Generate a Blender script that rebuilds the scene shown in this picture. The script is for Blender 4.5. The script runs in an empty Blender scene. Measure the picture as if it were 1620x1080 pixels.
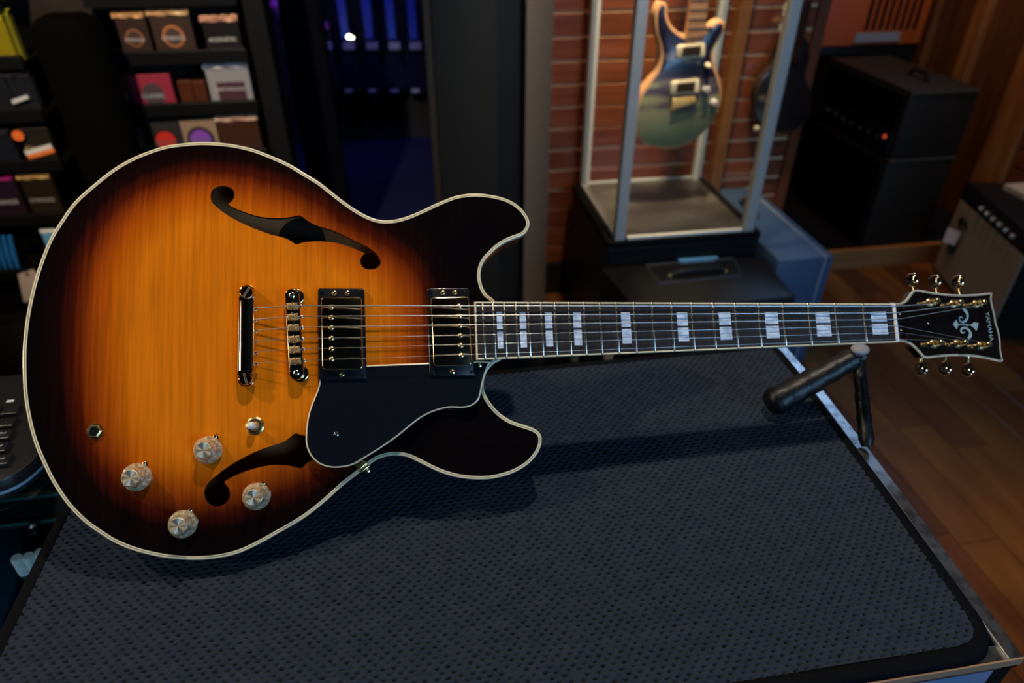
import bpy, bmesh, math, random
import numpy as np
from mathutils import Vector, Matrix
from mathutils.geometry import delaunay_2d_cdt
random.seed(7); rng = np.random.default_rng(7)
S = bpy.context.scene
COL = S.collection
PI = math.pi

# ------------------------------------------------------------------ camera, world, lights
# all lengths below are millimetres measured from the camera's foot; floor is CAMZ below the lens
CAMZ = 1500.0
FPX = 1090.0
TH = math.atan(750/1090); YAW = 0.1574
def W(x, y, z): return Vector((x/1000, y/1000, (z+CAMZ)/1000))
cam = bpy.data.objects.new('camera', bpy.data.cameras.new('camera')); COL.objects.link(cam)
cam.location = W(0, 0, 0)
cam.rotation_euler = (PI/2-TH, 0, -YAW)
cam.data.sensor_width = 36; cam.data.lens = FPX/1620*36
cam.data.clip_start = 0.02; cam.data.clip_end = 60
cam.data.dof.use_dof = True; cam.data.dof.focus_distance = 0.655; cam.data.dof.aperture_fstop = 4.2
S.camera = cam
S.view_settings.view_transform = 'Standard'; S.view_settings.look = 'None'
S.view_settings.gamma = 1; S.view_settings.use_curve_mapping = False
S.view_settings.exposure = 0.0
wd = bpy.data.worlds.new('world'); S.world = wd; wd.use_nodes = True
wd.node_tree.nodes['Background'].inputs[0].default_value = (0.40, 0.58, 1.0, 1)
wd.node_tree.nodes['Background'].inputs[1].default_value = 0.004

def spot(name, loc, target, power, color, size=0.03, cone=70, blend=0.5):
    l = bpy.data.lights.new(name, 'SPOT'); l.energy = power; l.color = color
    l.shadow_soft_size = size; l.spot_size = math.radians(cone); l.spot_blend = blend
    o = bpy.data.objects.new(name, l); COL.objects.link(o); o.location = W(*loc)
    d = W(*target)-W(*loc); o.rotation_euler = d.to_track_quat('-Z', 'Y').to_euler(); return o
def area(name, loc, target, power, color, sx, sy):
    l = bpy.data.lights.new(name, 'AREA'); l.energy = power; l.color = color
    l.shape = 'RECTANGLE'; l.size = sx; l.size_y = sy
    o = bpy.data.objects.new(name, l); COL.objects.link(o); o.location = W(*loc)
    d = W(*target)-W(*loc); o.rotation_euler = d.to_track_quat('-Z', 'Y').to_euler(); return o
WARM = (1.0, 0.80, 0.56); COOL = (0.45, 0.68, 1.0)
spot('spot_over_guitar', (250, 800, 1350), (0, 560, -450), 66, (1.0, .86, .68), .035, 62, .6)
spot('spot_left_of_guitar', (-1500, 740, 1300), (-100, 600, -420), 66, (1.0, .82, .60), .035, 40, .5)
spot('spot_over_slatwall', (740, 1780, 1400), (740, 2500, -330), 850, (1.0, .74, .46), .06, 44, 1.0)
spot('spot_over_showcase', (840, 1985, 1400), (900, 2230, -900), 150, WARM, .05, 30, .8)
spot('spot_over_rack', (-700, 450, 1150), (-760, 2400, -520), 300, WARM, .05, 40, .7)
area('lamp_far_left', (-2300, 50, 560), (-100, 600, -420), 9, (1.0, .86, .68), .35, .35)
spot('spot_right_floor', (1250, 350, 1350), (1350, 450, -1500), 120, (1.0, .62, .18), .06, 44, 1.0)
spot('spot_right_wall', (1900, 2300, 1300), (2650, 2750, -700), 60, (1.0, .52, .18), .06, 70, .8)
area('window_daylight', (1700, -1900, 200), (700, 1700, -700), 40, (.30, .60, 1.0), 1.6, 0.8)
area('cool_ceiling_panel', (2250, 2900, 1400), (900, 1000, -550), 20, (.35, .6, 1.0), 0.9, 0.8)
area('counter_fill_light', (-300, 282, -585), (-300, 620, -850), 1.2, (.55, .75, 1.0), 1.8, 0.02)  # added fill to brighten the things under the glass; no strip is modelled
spot('blue_stage_lamp', (-100, 3300, 900), (-100, 4100, -1300), 22, (.08, .2, 1.0), .1, 100, .6)
spot('purple_stage_lamp', (-600, 3600, 900), (-560, 4400, -650), 30, (.55, .1, 1.0), .1, 50, .6)

# ------------------------------------------------------------------ pixel rays -> planes of the real scene
c, s_ = math.cos(TH), math.sin(TH)
Cw = np.array([[1, 0, 0], [0, s_, -c], [0, c, s_]])
Rz = np.array([[math.cos(YAW), math.sin(YAW), 0], [-math.sin(YAW), math.cos(YAW), 0], [0, 0, 1]])
M = Rz@Cw
def ray(x, y): return M@np.array([(x-810)/FPX, (540-y)/FPX, -1.])
def atY(x, y, Y): v = ray(x, y); return v*Y/v[1]
def atX(x, y, X): v = ray(x, y); return v*X/v[0]
def atZ(x, y, Z): v = ray(x, y); return v*Z/v[2]
# guitar frame: origin at the nut, +x to the headstock, +y bass side, +z out of the face
RW = np.array([[0.99744637, 0.06342642, 0.0328304], [-0.01764185, 0.66425039, -0.74730194], [-0.06920629, 0.74481441, 0.6636731]])
TW = np.array([513.15293431, 560.67996341, -411.28254856])
def GL(x, y, w=0.0, tilt=0.0):
    """point on the guitar's own plane z = w (z = w - tilt*x past the nut)"""
    o = RW.T@(-TW); d = RW.T@ray(x, y)
    s = (w-tilt*0-o[2]-tilt*(-o[0])*0)/d[2]
    if tilt: s = (w-o[2]-tilt*o[0])/(d[2]+tilt*d[0])
    p = o+d*s; return np.array([p[0], p[1]])

# ------------------------------------------------------------------ helpers
def tag(o, label=None, cat=None, group=None, kind=None):
    if label: o['label'] = label
    if cat: o['category'] = cat
    if group: o['group'] = group
    if kind: o['kind'] = kind
    return o
class MB:
    def __init__(self): self.v = []; self.f = []; self.m = []; self.mi = 0
    def add(self, vs, fs):
        b = len(self.v); self.v += [tuple(map(float, p)) for p in vs]
        for q in fs: self.f.append([b+i for i in q]); self.m.append(self.mi)
        return self
    def box(self, x0, x1, y0, y1, z0, z1, ch=0.0):
        if ch <= 0:
            vs = [(x, y, z) for z in (z0, z1) for x, y in ((x0, y0), (x1, y0), (x1, y1), (x0, y1))]
            return self.add(vs, [(3, 2, 1, 0), (4, 5, 6, 7), (0, 1, 5, 4), (1, 2, 6, 5), (2, 3, 7, 6), (3, 0, 4, 7)])
        r = [(x0, y0), (x1, y0), (x1, y1), (x0, y1)]
        poly = rrect(r, ch, 2)
        return self.prism(poly, z0, z1, ch*.6)
    def prism(self, poly, z0, z1, ch=0.0, chb=0.0):
        poly = np.array(poly, float)
        if area2(poly) < 0: poly = poly[::-1]
        n = len(poly); L = []
        if chb > 0: L += [(offset(poly, chb), z0), (poly, z0+chb)]
        else: L += [(poly, z0)]
        if ch > 0: L += [(poly, z1-ch), (offset(poly, ch*.35), z1-ch*.3), (offset(poly, ch), z1)]
        else: L += [(poly, z1)]
        vs = [(p[0], p[1], z) for pl, z in L for p in pl]; fs = []
        for k in range(len(L)-1):
            for i in range(n):
                j = (i+1) % n; fs.append((k*n+i, k*n+j, (k+1)*n+j, (k+1)*n+i))
        fs.append(tuple(range((len(L)-1)*n, len(L)*n))); fs.append(tuple(range(n-1, -1, -1)))
        return self.add(vs, fs)
    def lathe(self, prof, cx=0, cy=0, cz=0, n=32, mat=None):
        vs = []; fs = []
        for r, z in prof:
            for k in range(n):
                a = 2*PI*k/n; vs.append(Vector((r*math.cos(a), r*math.sin(a), z)))
        if mat is not None: vs = [mat@v for v in vs]
        vs = [(v[0]+cx, v[1]+cy, v[2]+cz) for v in vs]
        for i in range(len(prof)-1):
            for k in range(n):
                j = (k+1) % n; fs.append((i*n+k, i*n+j, (i+1)*n+j, (i+1)*n+k))
        fs.append(tuple(range((len(prof)-1)*n, len(prof)*n))); fs.append(tuple(range(n-1, -1, -1)))
        return self.add(vs, fs)
    def tube(self, pts, r, n=10):
        pts = [Vector(p) for p in pts]; rs = r if isinstance(r, (list, tuple)) else [r]*len(pts)
        vs = []; up = None
        for i, p in enumerate(pts):
            t = (pts[min(i+1, len(pts)-1)]-pts[max(i-1, 0)]).normalized()
            if up is None:
                up = Vector((0, 0, 1)) if abs(t.z) < .9 else Vector((1, 0, 0))
            a = t.cross(up).normalized(); b = a.cross(t).normalized(); up = b
            for k in range(n):
                q = 2*PI*k/n; vs.append(p+(a*math.cos(q)+b*math.sin(q))*rs[i])
        fs = []
        for i in range(len(pts)-1):
            for k in range(n):
                j = (k+1) % n; fs.append((i*n+k, i*n+j, (i+1)*n+j, (i+1)*n+k))
        fs.append(tuple(range(n-1, -1, -1))); fs.append(tuple(range((len(pts)-1)*n, len(pts)*n)))
        return self.add(vs, fs)
    def build(self, name, mats, parent=None, smooth=False, world=False, sharp=35):
        """world=True: coordinates are mm in the camera-foot frame; otherwise mm in the parent's frame"""
        me = bpy.data.meshes.new(name)
        vs = [tuple(W(*p)) for p in self.v] if world else [(p[0]/1000, p[1]/1000, p[2]/1000) for p in self.v]
        me.from_pydata(vs, [], self.f)
        mats = mats if isinstance(mats, (list, tuple)) else [mats]
        for m in mats: me.materials.append(m)
        if len(mats) > 1: me.polygons.foreach_set('material_index', self.m)
        bm = bmesh.new(); bm.from_mesh(me); bmesh.ops.recalc_face_normals(bm, faces=bm.faces); bm.to_mesh(me); bm.free()
        if smooth:
            me.polygons.foreach_set('use_smooth', [True]*len(me.polygons)); me.set_sharp_from_angle(angle=math.radians(sharp))
        o = bpy.data.objects.new(name, me); COL.objects.link(o)
        if parent is not None: o.parent = parent
        return o
def area2(p): x, y = p[:, 0], p[:, 1]; return float(np.sum(x*np.roll(y, -1)-np.roll(x, -1)*y))
def offset(poly, d):
    """inward offset of a CCW polygon"""
    p = np.array(poly, float); a = np.roll(p, 1, 0); b = np.roll(p, -1, 0)
    t1 = p-a; t2 = b-p
    t1 /= np.linalg.norm(t1, axis=1)[:, None]+1e-9; t2 /= np.linalg.norm(t2, axis=1)[:, None]+1e-9
    n1 = np.c_[-t1[:, 1], t1[:, 0]]; n2 = np.c_[-t2[:, 1], t2[:, 0]]
    m = n1+n2; L = np.maximum((m*n1).sum(1), .35); return p+m/L[:, None]*d
def rrect(q, r, k=5):
    rl = r if isinstance(r, list) else [r]*len(q)
    q = [np.array(p, float) for p in q]; out = []
    for i in range(len(q)):
        p = q[i]; a = q[i-1]-p; b = q[(i+1) % len(q)]-p
        a /= np.linalg.norm(a); b /= np.linalg.norm(b)
        for t in np.linspace(0, 1, k+1): out.append(p+a*rl[i]*(1-t)**2+b*rl[i]*t**2)
    return np.array(out)
def crom(pts, closed=True, step=3.0):
    p = np.array(pts, float); n = len(p); out = []
    for i in range(n if closed else n-1):
        if closed: a, b, c_, d = p[i-1], p[i], p[(i+1) % n], p[(i+2) % n]
        else: a, b, c_, d = p[max(i-1, 0)], p[i], p[i+1], p[min(i+2, n-1)]
        k = max(2, int(np.linalg.norm(c_-b)/step))
        # centripetal form
        t0 = 0; t1 = t0+np.linalg.norm(b-a)**.5+1e-6; t2 = t1+np.linalg.norm(c_-b)**.5+1e-6; t3 = t2+np.linalg.norm(d-c_)**.5+1e-6
        for j in range(k):
            t = t1+(t2-t1)*j/k
            A1 = (t1-t)/(t1-t0)*a+(t-t0)/(t1-t0)*b; A2 = (t2-t)/(t2-t1)*b+(t-t1)/(t2-t1)*c_; A3 = (t3-t)/(t3-t2)*c_+(t-t2)/(t3-t2)*d
            B1 = (t2-t)/(t2-t0)*A1+(t-t0)/(t2-t0)*A2; B2 = (t3-t)/(t3-t1)*A2+(t-t1)/(t3-t1)*A3
            out.append((t2-t)/(t2-t1)*B1+(t-t1)/(t2-t1)*B2)
    if not closed: out.append(p[-1])
    return np.array(out)
def inside(P, poly):
    x, y = P[:, 0], P[:, 1]; r = np.zeros(len(P), bool); n = len(poly)
    for i in range(n):
        x1, y1 = poly[i]; x2, y2 = poly[(i+1) % n]
        if y1 == y2: continue
        k = ((y1 > y) != (y2 > y)) & (x < (x2-x1)*(y-y1)/(y2-y1)+x1); r ^= k
    return r
def dist(P, poly):
    a = np.array(poly); b = np.roll(a, -1, 0); best = np.full(len(P), 1e9)
    for i in range(len(a)):
        ab = b[i]-a[i]; L = ab@ab+1e-12; t = np.clip(((P-a[i])@ab)/L, 0, 1)
        q = P-(a[i]+t[:, None]*ab); best = np.minimum(best, (q*q).sum(1))
    return np.sqrt(best)
def empty(name, loc, label, cat, group=None, rot=None, size=.05):
    o = bpy.data.objects.new(name, None); COL.objects.link(o); o.empty_display_size = size
    o.location = W(*loc)
    if rot: o.rotation_euler = rot
    return tag(o, label, cat, group)
def textmesh(name, txt, mat, size, parent, loc, rot=(0, 0, 0), depth=0.0, align='CENTER', world=False, sx=1.0, join=None):
    cu = bpy.data.curves.new(name, 'FONT'); cu.body = txt; cu.size = size/1000; cu.extrude = depth/1000
    cu.align_x = align; cu.align_y = 'CENTER'; cu.resolution_u = 3
    o = bpy.data.objects.new(name, cu)
    COL.objects.link(o); dg = bpy.context.evaluated_depsgraph_get(); dg.update()
    me = bpy.data.meshes.new_from_object(o.evaluated_get(dg)); COL.objects.unlink(o); bpy.data.objects.remove(o)
    me.name = name; me.materials.clear(); me.materials.append(mat)
    n = bpy.data.objects.new(name, me); COL.objects.link(n)
    if parent is not None: n.parent = parent
    n.location = W(*loc) if world else Vector(loc)/1000
    n.rotation_euler = rot; n.scale = (sx, 1, 1)
    return n

# ------------------------------------------------------------------ materials
def mat(name, col=(.5, .5, .5), rough=.5, metal=0.0, coat=0.0, emit=None, es=0.0, trans=0.0, ior=1.45, spec=.5, aniso=0.0,
        noise=None, bump=None, coat_r=.03, sheen=0.0):
    m = bpy.data.materials.new(name); m.use_nodes = True; nt = m.node_tree; b = nt.nodes['Principled BSDF']
    b.inputs['Base Color'].default_value = (*col, 1); b.inputs['Roughness'].default_value = rough
    b.inputs['Metallic'].default_value = metal; b.inputs['Coat Weight'].default_value = coat
    b.inputs['Coat Roughness'].default_value = coat_r
    b.inputs['Transmission Weight'].default_value = trans; b.inputs['IOR'].default_value = ior
    b.inputs['Specular IOR Level'].default_value = spec; b.inputs['Anisotropic'].default_value = aniso
    b.inputs['Sheen Weight'].default_value = sheen
    if emit: b.inputs['Emission Color'].default_value = (*emit, 1); b.inputs['Emission Strength'].default_value = es
    if noise:   # (scale vec, colour2, low, high, detail)
        sc, c2, lo, hi = noise[:4]
        tc = nt.nodes.new('ShaderNodeTexCoord'); mp = nt.nodes.new('ShaderNodeMapping'); mp.inputs['Scale'].default_value = sc
        nz = nt.nodes.new('ShaderNodeTexNoise'); nz.inputs['Scale'].default_value = 1; nz.inputs['Detail'].default_value = 5
        rp = nt.nodes.new('ShaderNodeValToRGB'); rp.color_ramp.elements[0].position = lo; rp.color_ramp.elements[1].position = hi
        rp.color_ramp.elements[0].color = (*col, 1); rp.color_ramp.elements[1].color = (*c2, 1)
        nt.links.new(tc.outputs['Object'], mp.inputs[0]); nt.links.new(mp.outputs[0], nz.inputs['Vector'])
        nt.links.new(nz.outputs[0], rp.inputs[0]); nt.links.new(rp.outputs[0], b.inputs['Base Color'])
    if bump:    # (scale vec, strength, distance)
        tc = nt.nodes.new('ShaderNodeTexCoord'); mp = nt.nodes.new('ShaderNodeMapping'); mp.inputs['Scale'].default_value = bump[0]
        nz = nt.nodes.new('ShaderNodeTexNoise'); nz.inputs['Scale'].default_value = 1; nz.inputs['Detail'].default_value = 4
        bp = nt.nodes.new('ShaderNodeBump'); bp.inputs['Strength'].default_value = bump[1]; bp.inputs['Distance'].default_value = bump[2]
        nt.links.new(tc.outputs['Object'], mp.inputs[0]); nt.links.new(mp.outputs[0], nz.inputs['Vector'])
        nt.links.new(nz.outputs[0], bp.inputs['Height']); nt.links.new(bp.outputs[0], b.inputs['Normal'])
    return m
GOLD = mat('gold', (1.0, .76, .38), .24, 1.0)
GOLDD = mat('gold_hardware', (.85, .66, .44), .11, 1.0)
NICK = mat('nickel', (.75, .72, .66), .2, 1.0)
STEELS = mat('string_steel', (.80, .82, .88), .28, 1.0)
WOUND = mat('wound_string', (.78, .77, .76), .34, 1.0)
FRETM = mat('fret_wire', (.72, .66, .56), .25, 1.0)
CREAM = mat('cream_binding', (.88, .77, .50), .3, coat=.5, coat_r=.12)
BLACKL = mat('black_line', (.01, .009, .008), .3)
BLKP = mat('black_plastic', (.008, .009, .012), .22, coat=.5)
PGM = mat('pickguard_black', (.007, .009, .014), .16, coat=.6)
EBONY = mat('ebony_board', (.030, .022, .019), .45, noise=((300, 40, 40), (.012, .009, .008), .35, .7))
PEARLM = mat('pearl', (.72, .84, 1.0), .25, coat=.6, noise=((90, 160, 60), (.26, .38, .58), .42, .72))
MAHOG = mat('dark_mahogany', (.030, .010, .005), .25, coat=1)
HEADB = mat('headstock_black', (.004, .004, .005), .15, coat=.8)
WHITEP = mat('white_bone', (.85, .84, .80), .35)
RUBW = mat('white_rubber', (.30, .29, .30), .5)
RUBB = mat('black_rubber', (.008, .008, .010), .55)
BLKVIN = mat('black_vinyl', (.007, .007, .008), .42, spec=.3, bump=((220, 220, 220), .35, .001))
PAD = mat('black_padding', (.003, .004, .006), .42, bump=((60, 60, 60), .5, .004))
ALUM = mat('worn_aluminium', (.30, .29, .28), .30, .9, noise=((90, 90, 60), (.15, .14, .14), .42, .62), bump=((160, 160, 40), .12, .0004))
GLASS = mat('clear_glass', (.92, .96, .95), .0, trans=1.0, ior=1.45)
def thin_glass(name, tint, fac):
    m = bpy.data.materials.new(name); m.use_nodes = True; nt = m.node_tree; nt.nodes.clear()
    out = nt.nodes.new('ShaderNodeOutputMaterial'); tr = nt.nodes.new('ShaderNodeBsdfTransparent'); gl = nt.nodes.new('ShaderNodeBsdfGlossy')
    gl.inputs['Roughness'].default_value = .02; tr.inputs[0].default_value = (*tint, 1); mx = nt.nodes.new('ShaderNodeMixShader'); fr = nt.nodes.new('ShaderNodeFresnel')
    fr.inputs[0].default_value = fac
    ge = nt.nodes.new('ShaderNodeNewGeometry'); im = nt.nodes.new('ShaderNodeMath'); im.operation = 'SUBTRACT'; im.inputs[0].default_value = 1; nt.links.new(ge.outputs['Backfacing'], im.inputs[1])
    ml = nt.nodes.new('ShaderNodeMath'); ml.operation = 'MULTIPLY'; nt.links.new(fr.outputs[0], ml.inputs[0]); nt.links.new(im.outputs[0], ml.inputs[1])
    nt.links.new(ml.outputs[0], mx.inputs[0]); nt.links.new(tr.outputs[0], mx.inputs[1]); nt.links.new(gl.outputs[0], mx.inputs[2]); nt.links.new(mx.outputs[0], out.inputs[0]); return m
PANE = thin_glass('pane_glass', (.93, .95, .95), 1.42)
TGLASS = thin_glass('counter_glass', (.80, .88, .88), 1.45)
TEAL = mat('teal_glass_edge', (.02, .12, .12), .2)
BLACKM = mat('matt_black', (.0035, .0035, .004), .7, spec=.15)
DARKG = mat('dark_grey_paint', (.005, .007, .010), .5, spec=.2)

# ================================================================== ROOM
def struct(o): o['kind'] = 'structure'; return o
FL = mat('floor_gap', (.012, .006, .003), .7)
fl = struct(MB().box(-3200, 2700, -1600, 5200, -1540, -1508).build('floor', FL, world=True))
pmats = [mat('floor_plank_%s' % n, c_, .33, coat=.25, noise=((14, 3, 14), (c_[0]*.55, c_[1]*.5, c_[2]*.5), .35, .7), bump=((40, 6, 40), .2, .002))
         for n, c_ in (('light', (.20, .080, .018)), ('mid', (.15, .050, .013)), ('dark', (.105, .036, .011)))]
pm = {}
for i in range(19):
    x0 = 420+i*120; y = -200-random.random()*800
    while y < 3400:
        L = random.choice((900, 1200, 1500))
        if y+L > 0:
            MB().box(x0+.8, x0+118.5, y+.8, y+L-.8, -1508, -1500+random.uniform(-.6, 0), 1.2).build('plank', random.choice(pmats), fl, world=True)
        y += L
for nm, b in (('wall_left', (-3240, -3200, -1600, 5200)), ('wall_far', (-3200, 519, 5160, 5200))):
    struct(MB().box(b[0], b[1], b[2], b[3], -1510, 1500).build(nm, BLACKM, world=True))
struct(MB().box(-3200, 2700, -1600, 5200, 1500, 1540).build('ceiling', BLACKM, world=True))
# slatwall
GROOVE = mat('slatwall_groove', (.80, .50, .27), .5)
SLATM = [mat('slat_wood_%d' % k, c_, .38, coat=.3, noise=((3, 3, 60), (c_[0]*.6, c_[1]*.5, c_[2]*.5), .35, .7)) for k, c_ in
         enumerate(((.27, .070, .028), (.22, .056, .022), (.30, .080, .032)))]
wb = struct(MB().box(519, 1500, 2497, 2560, -1510, 1500).build('wall_back', GROOVE, world=True))
z = -1357
while z < 1400:
    MB().box(519, 1500, 2493.5, 2497, z+5.5, z+73.9, 1).build('slat', SLATM[random.randrange(3)], wb, world=True); z += 79.4
struct(MB().box(519, 1500, 2486, 2500, -1510, -1357).build('baseboard_back', mat('dark_base', (.016, .012, .010), .5), world=True))
WOODT = mat('orange_wood_trim', (.34, .13, .035), .35, coat=.3, noise=((20, 20, 3), (.20, .07, .02), .35, .7))
WOODD = mat('dark_wood_panel', (.16, .060, .018), .4, coat=.2, noise=((24, 24, 3), (.08, .028, .010), .35, .7))
struct(MB().box(1500, 1540, 2478, 2560, -1412, 1500, 3).build('trim_1', mat('red_brown_post', (.17, .045, .014), .4), world=True))
struct(MB().box(1183, 1226, 2440, 2486, -1500, 1500, 3).build('trim_2', WOODT, world=True))
# column and dark door panels
TAUPE = mat('taupe_column', (.095, .080, .068), .55)
struct(MB().box(427, 518, 2395, 2560, -1510, 1500, 3).build('trim_3', TAUPE, world=True))
dr = struct(MB().box(330, 427, 2430, 2560, -1510, 1500, 2).build('door_1', DARKG, world=True))
MB().box(120, 330, 2405, 2440, -1500, 1400, 3).build('door_leaf', mat('charcoal_door', (.009, .011, .012), .45, spec=.2), dr, world=True)
MB().box(95, 118, 2398, 2440, -1510, 1500, 2).build('door_edge', mat('brown_black_edge', (.020, .015, .012), .5), dr, world=True)
struct(MB().box(-452, -390, 2420, 2560, -1510, 1500, 3).build('trim_4', BLACKM, world=True))
struct(MB().box(-3200, -452, 2640, 2680, -1510, 1500).build('wall_behind_rack', mat('rack_wall', (.008, .005, .004), .6), world=True))
# right hand side: platform, back and right walls
struct(MB().box(1250, 2650, 2512, 3600, -1500, -1412).build('trim_5', BLACKM, world=True))
struct(MB().box(1250, 2650, 2490, 2512, -1500, -1408, 3).build('baseboard_step', mat('lit_step_wood', (.42, .19, .06), .4, noise=((3, 20, 60), (.30, .12, .04), .3, .7)), world=True))
struct(MB().box(1540, 2700, 3600, 3640, -1510, 1500).build('wall_rear', WOODD, world=True))
wr = struct(MB().box(2650, 2700, -1600, 3600, -1510, 1500).build('wall_right', WOODD, world=True))
for y0, y1, m_ in ((2560, 2720, WOODT), (2980, 3060, WOODT), (3300, 3360, WOODD)):
    MB().box(2610, 2650, y0, y1, -1500, 1500, 4).build('wall_post', m_, wr, world=True)
z = -1400
while z < 1300:
    MB().box(2630, 2650, 1200, 2555, z+5, z+74, 2).build('slat', SLATM[1], wr, world=True); z += 79.4

# ================================================================== COUNTER
HM = -550.3                      # top of the mat
HG = HM-9                        # top of the glass
def prismw(mb, poly, z0, z1, ch=0): return mb.prism(poly, z0, z1, ch)
ct = empty('display_counter', (-400, 560, -1500), 'glass display counter with worn metal edge rails under the guitar', 'counter')
def inpar(o, root):              # keep world placement while parenting to an unrotated empty
    o.parent = root; o.location = o.location-root.location; return o
RR = [(486, 261), (499, 428), (509, 640), (507, 820)]
def rail(p, w, side):
    q = np.array(p, float); return q
outer = np.array(RR, float)
inner = outer-np.array([14.5, 0])
mb = MB(); mb.prism(np.r_[outer, inner[::-1]], HG-14, HG+1.5, 1); inpar(mb.build('rail', ALUM, world=True), ct)
inpar(MB().prism(np.r_[inner-np.array([1.4, 0]), inner[::-1]+np.array([.2, 0])], HG, HG+2.2).build('rail_lip', mat('bright_lip', (.75, .73, .68), .3, .8), world=True), ct)
fo = [(-1400, 261), (486, 261), (474.5, 275), (-1400, 275)]
inpar(MB().prism(fo, HG-14, HG+.2, 1).build('rail', ALUM, world=True), ct)
inpar(MB().prism([(-1400, 808), (492, 808), (492, 820), (-1400, 820)], HG-14, HG+1.5, 1).build('rail', ALUM, world=True), ct)
inpar(MB().box(-1400, 486, 259.5, 261, HG-8, HG+1, 0).build('edge_strip', mat('copper_edge', (.50, .30, .18), .4, .3), world=True), ct)
tg = inpar(MB().prism([(-1400, 275), (472.5, 275), (485, 430), (494, 640), (492, 808), (-1400, 808)], HG-7, HG).build('glass_top', TGLASS, world=True), ct)
inpar(MB().box(-1400, 466, 262, 268, -1400, HG-14).build('front_glass', mat('front_glass_cool_reflection', (.16, .32, .52), .12, coat=1), world=True), ct)  # blue colour holds the cool light reflected in the front glass
inpar(MB().box(466, 485, 262, 290, -1500, HG-14, 2).build('corner_post', BLACKM, world=True), ct)
inpar(MB().prism([(492, 300), (488, 300), (500, 640), (500, 808), (505, 808), (505, 640)], -1400, HG-26).build('side_panel', BLACKM, world=True), ct)
inpar(MB().box(-1400, 500, 810, 818, -1400, HG-26).build('back_panel', BLACKM, world=True), ct)
inpar(MB().box(-1400, 484, 290, 810, -1500, -1400).build('plinth', BLACKM, world=True), ct)
sh = inpar(MB().box(-1390, 470, 420, 806, -880, -872).build('shelf', TGLASS, world=True), ct)
inpar(MB().box(-1390, -300, 792, 795, -752, -748).build('glass_edge', TEAL, world=True), ct)
inpar(MB().box(-1390, -480, 742, 745, -752, -748).build('glass_edge', TEAL, world=True), ct)
inpar(MB().box(-1390, -300, 745, 806, -760, -752).build('shelf', mat('dark_shelf', (.02, .02, .022), .4), world=True), ct)
inpar(MB().box(-1390, 470, 272, 806, -1010, -1000).build('shelf', mat('dark_bottom_shelf', (.012, .014, .018), .5), world=True), ct)
# things inside the counter, seen through the glass
BLU = mat('navy_box', (.020, .050, .11), .5)
o = MB().prism([atZ(-80, 800, -760)[:2], atZ(14, 792, -760)[:2], atZ(36, 868, -760)[:2], atZ(-2, 990, -760)[:2], atZ(-80, 990, -760)[:2]], -871, -769, 3).build('navy_box', BLU, world=True)
tag(o, 'navy blue box lying under the counter glass at the left edge', 'box')
CYL = mat('pale_blue_cap', (.62, .74, .78), .5)
inpar(MB().box(-1390, -300, 560, 741, -768, -762.2).build('glass_shelf', TGLASS, world=True), ct)
for k, (x, y) in enumerate((atZ(33, 893, -747)[:2], atZ(51, 890, -747)[:2], atZ(69, 884, -747)[:2])):
    t = MB().lathe([(7.2, -762), (7.6, -756), (7.2, -734), (6.0, -732)], x, y, 0, 20).build('bottle', CYL, world=True, smooth=True)
    tag(t, ('leftmost', 'middle', 'rightmost')[k]+' of the three small pale blue capped tubes under the counter glass', 'bottle', 'small pale tubes under the glass')
p = atZ(22, 950, -860); k = MB().lathe([(11, -872), (12, -862), (9, -850), (3, -848)], p[0], p[1], 0, 18).build('chrome_fitting', NICK, world=True, smooth=True)
tag(k, 'small chrome round fitting under the glass below the navy box', 'fitting')
p = atZ(50, 822, -740)
mb = MB(); mb.lathe([(7, 0), (8, 3), (5, 7), (1, 8)], p[0], p[1], -752, 16); mb.lathe([(6, 0), (6, 4), (2, 6)], p[0]+4, p[1]-12, -752, 16)
tag(mb.build('chrome_buttons', NICK, world=True, smooth=True), 'pair of shiny chrome buttons on the dark shelf under the glass', 'fitting')

# ================================================================== MAT
MATM = mat('mat_fabric', (.016, .0245, .041), .9, spec=.12, sheen=.10, noise=((60, 60, 60), (.025, .035, .053), .3, .7), bump=((1500, 1500, 1500), .5, .0006))
HEM = mat('mat_hem', (.003, .0035, .005), .8, spec=.1, bump=((900, 900, 900), .3, .0005))
mt = empty('padded_mat', (50, 480, HG), 'charcoal blue dimpled fabric mat under the guitar', 'mat')
MP = rrect([(-389, 262), (470, 262), (481, 428), (492, 640), (492, 730), (-389, 730)], [34, 42, 8, 8, 20, 34], 10)
MPi = offset(MP if area2(MP) > 0 else MP[::-1], 13)
xs = np.arange(-389, 500, 1.0); ys = np.arange(262, 731, .8)
X, Y = np.meshgrid(xs, ys); H = np.zeros_like(X)
PX_, PY_ = 9.8, 4.9
for j in range(int((731-262)/PY_)+2):
    for i in range(int((500+389)/PX_)+2):
        cx = -389+i*PX_+(PX_/2 if j % 2 else 0)+rng.normal(0, .45)+.8*math.sin(j*.31); cy = 262+j*PY_+rng.normal(0, .3)+.9*math.sin(i*.45)
        dep = 4.2+rng.normal(0, .9); i0 = int(cx+389-6); i1 = i0+13; j0 = int((cy-262-4)/.8); j1 = j0+11
        i0 = max(i0, 0); j0 = max(j0, 0)
        if i1 <= i0 or j1 <= j0: continue
        x_ = X[j0:j1, i0:i1]-cx; y_ = Y[j0:j1, i0:i1]-cy
        H[j0:j1, i0:i1] -= dep*np.exp(-(x_/2.1)**2-(y_/1.0)**2)
H += .25*np.sin(X/31)*np.sin(Y/23)+.25*np.sin(X/4.9*PI)*np.sin(Y/2.45*PI)
ny, nx = X.shape
idx = np.arange(nx*ny).reshape(ny, nx)
cxm = (X[:-1, :-1]+.6).ravel(); cym = (Y[:-1, :-1]+.5).ravel()
keep = inside(np.c_[cxm, cym], MPi)
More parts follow.
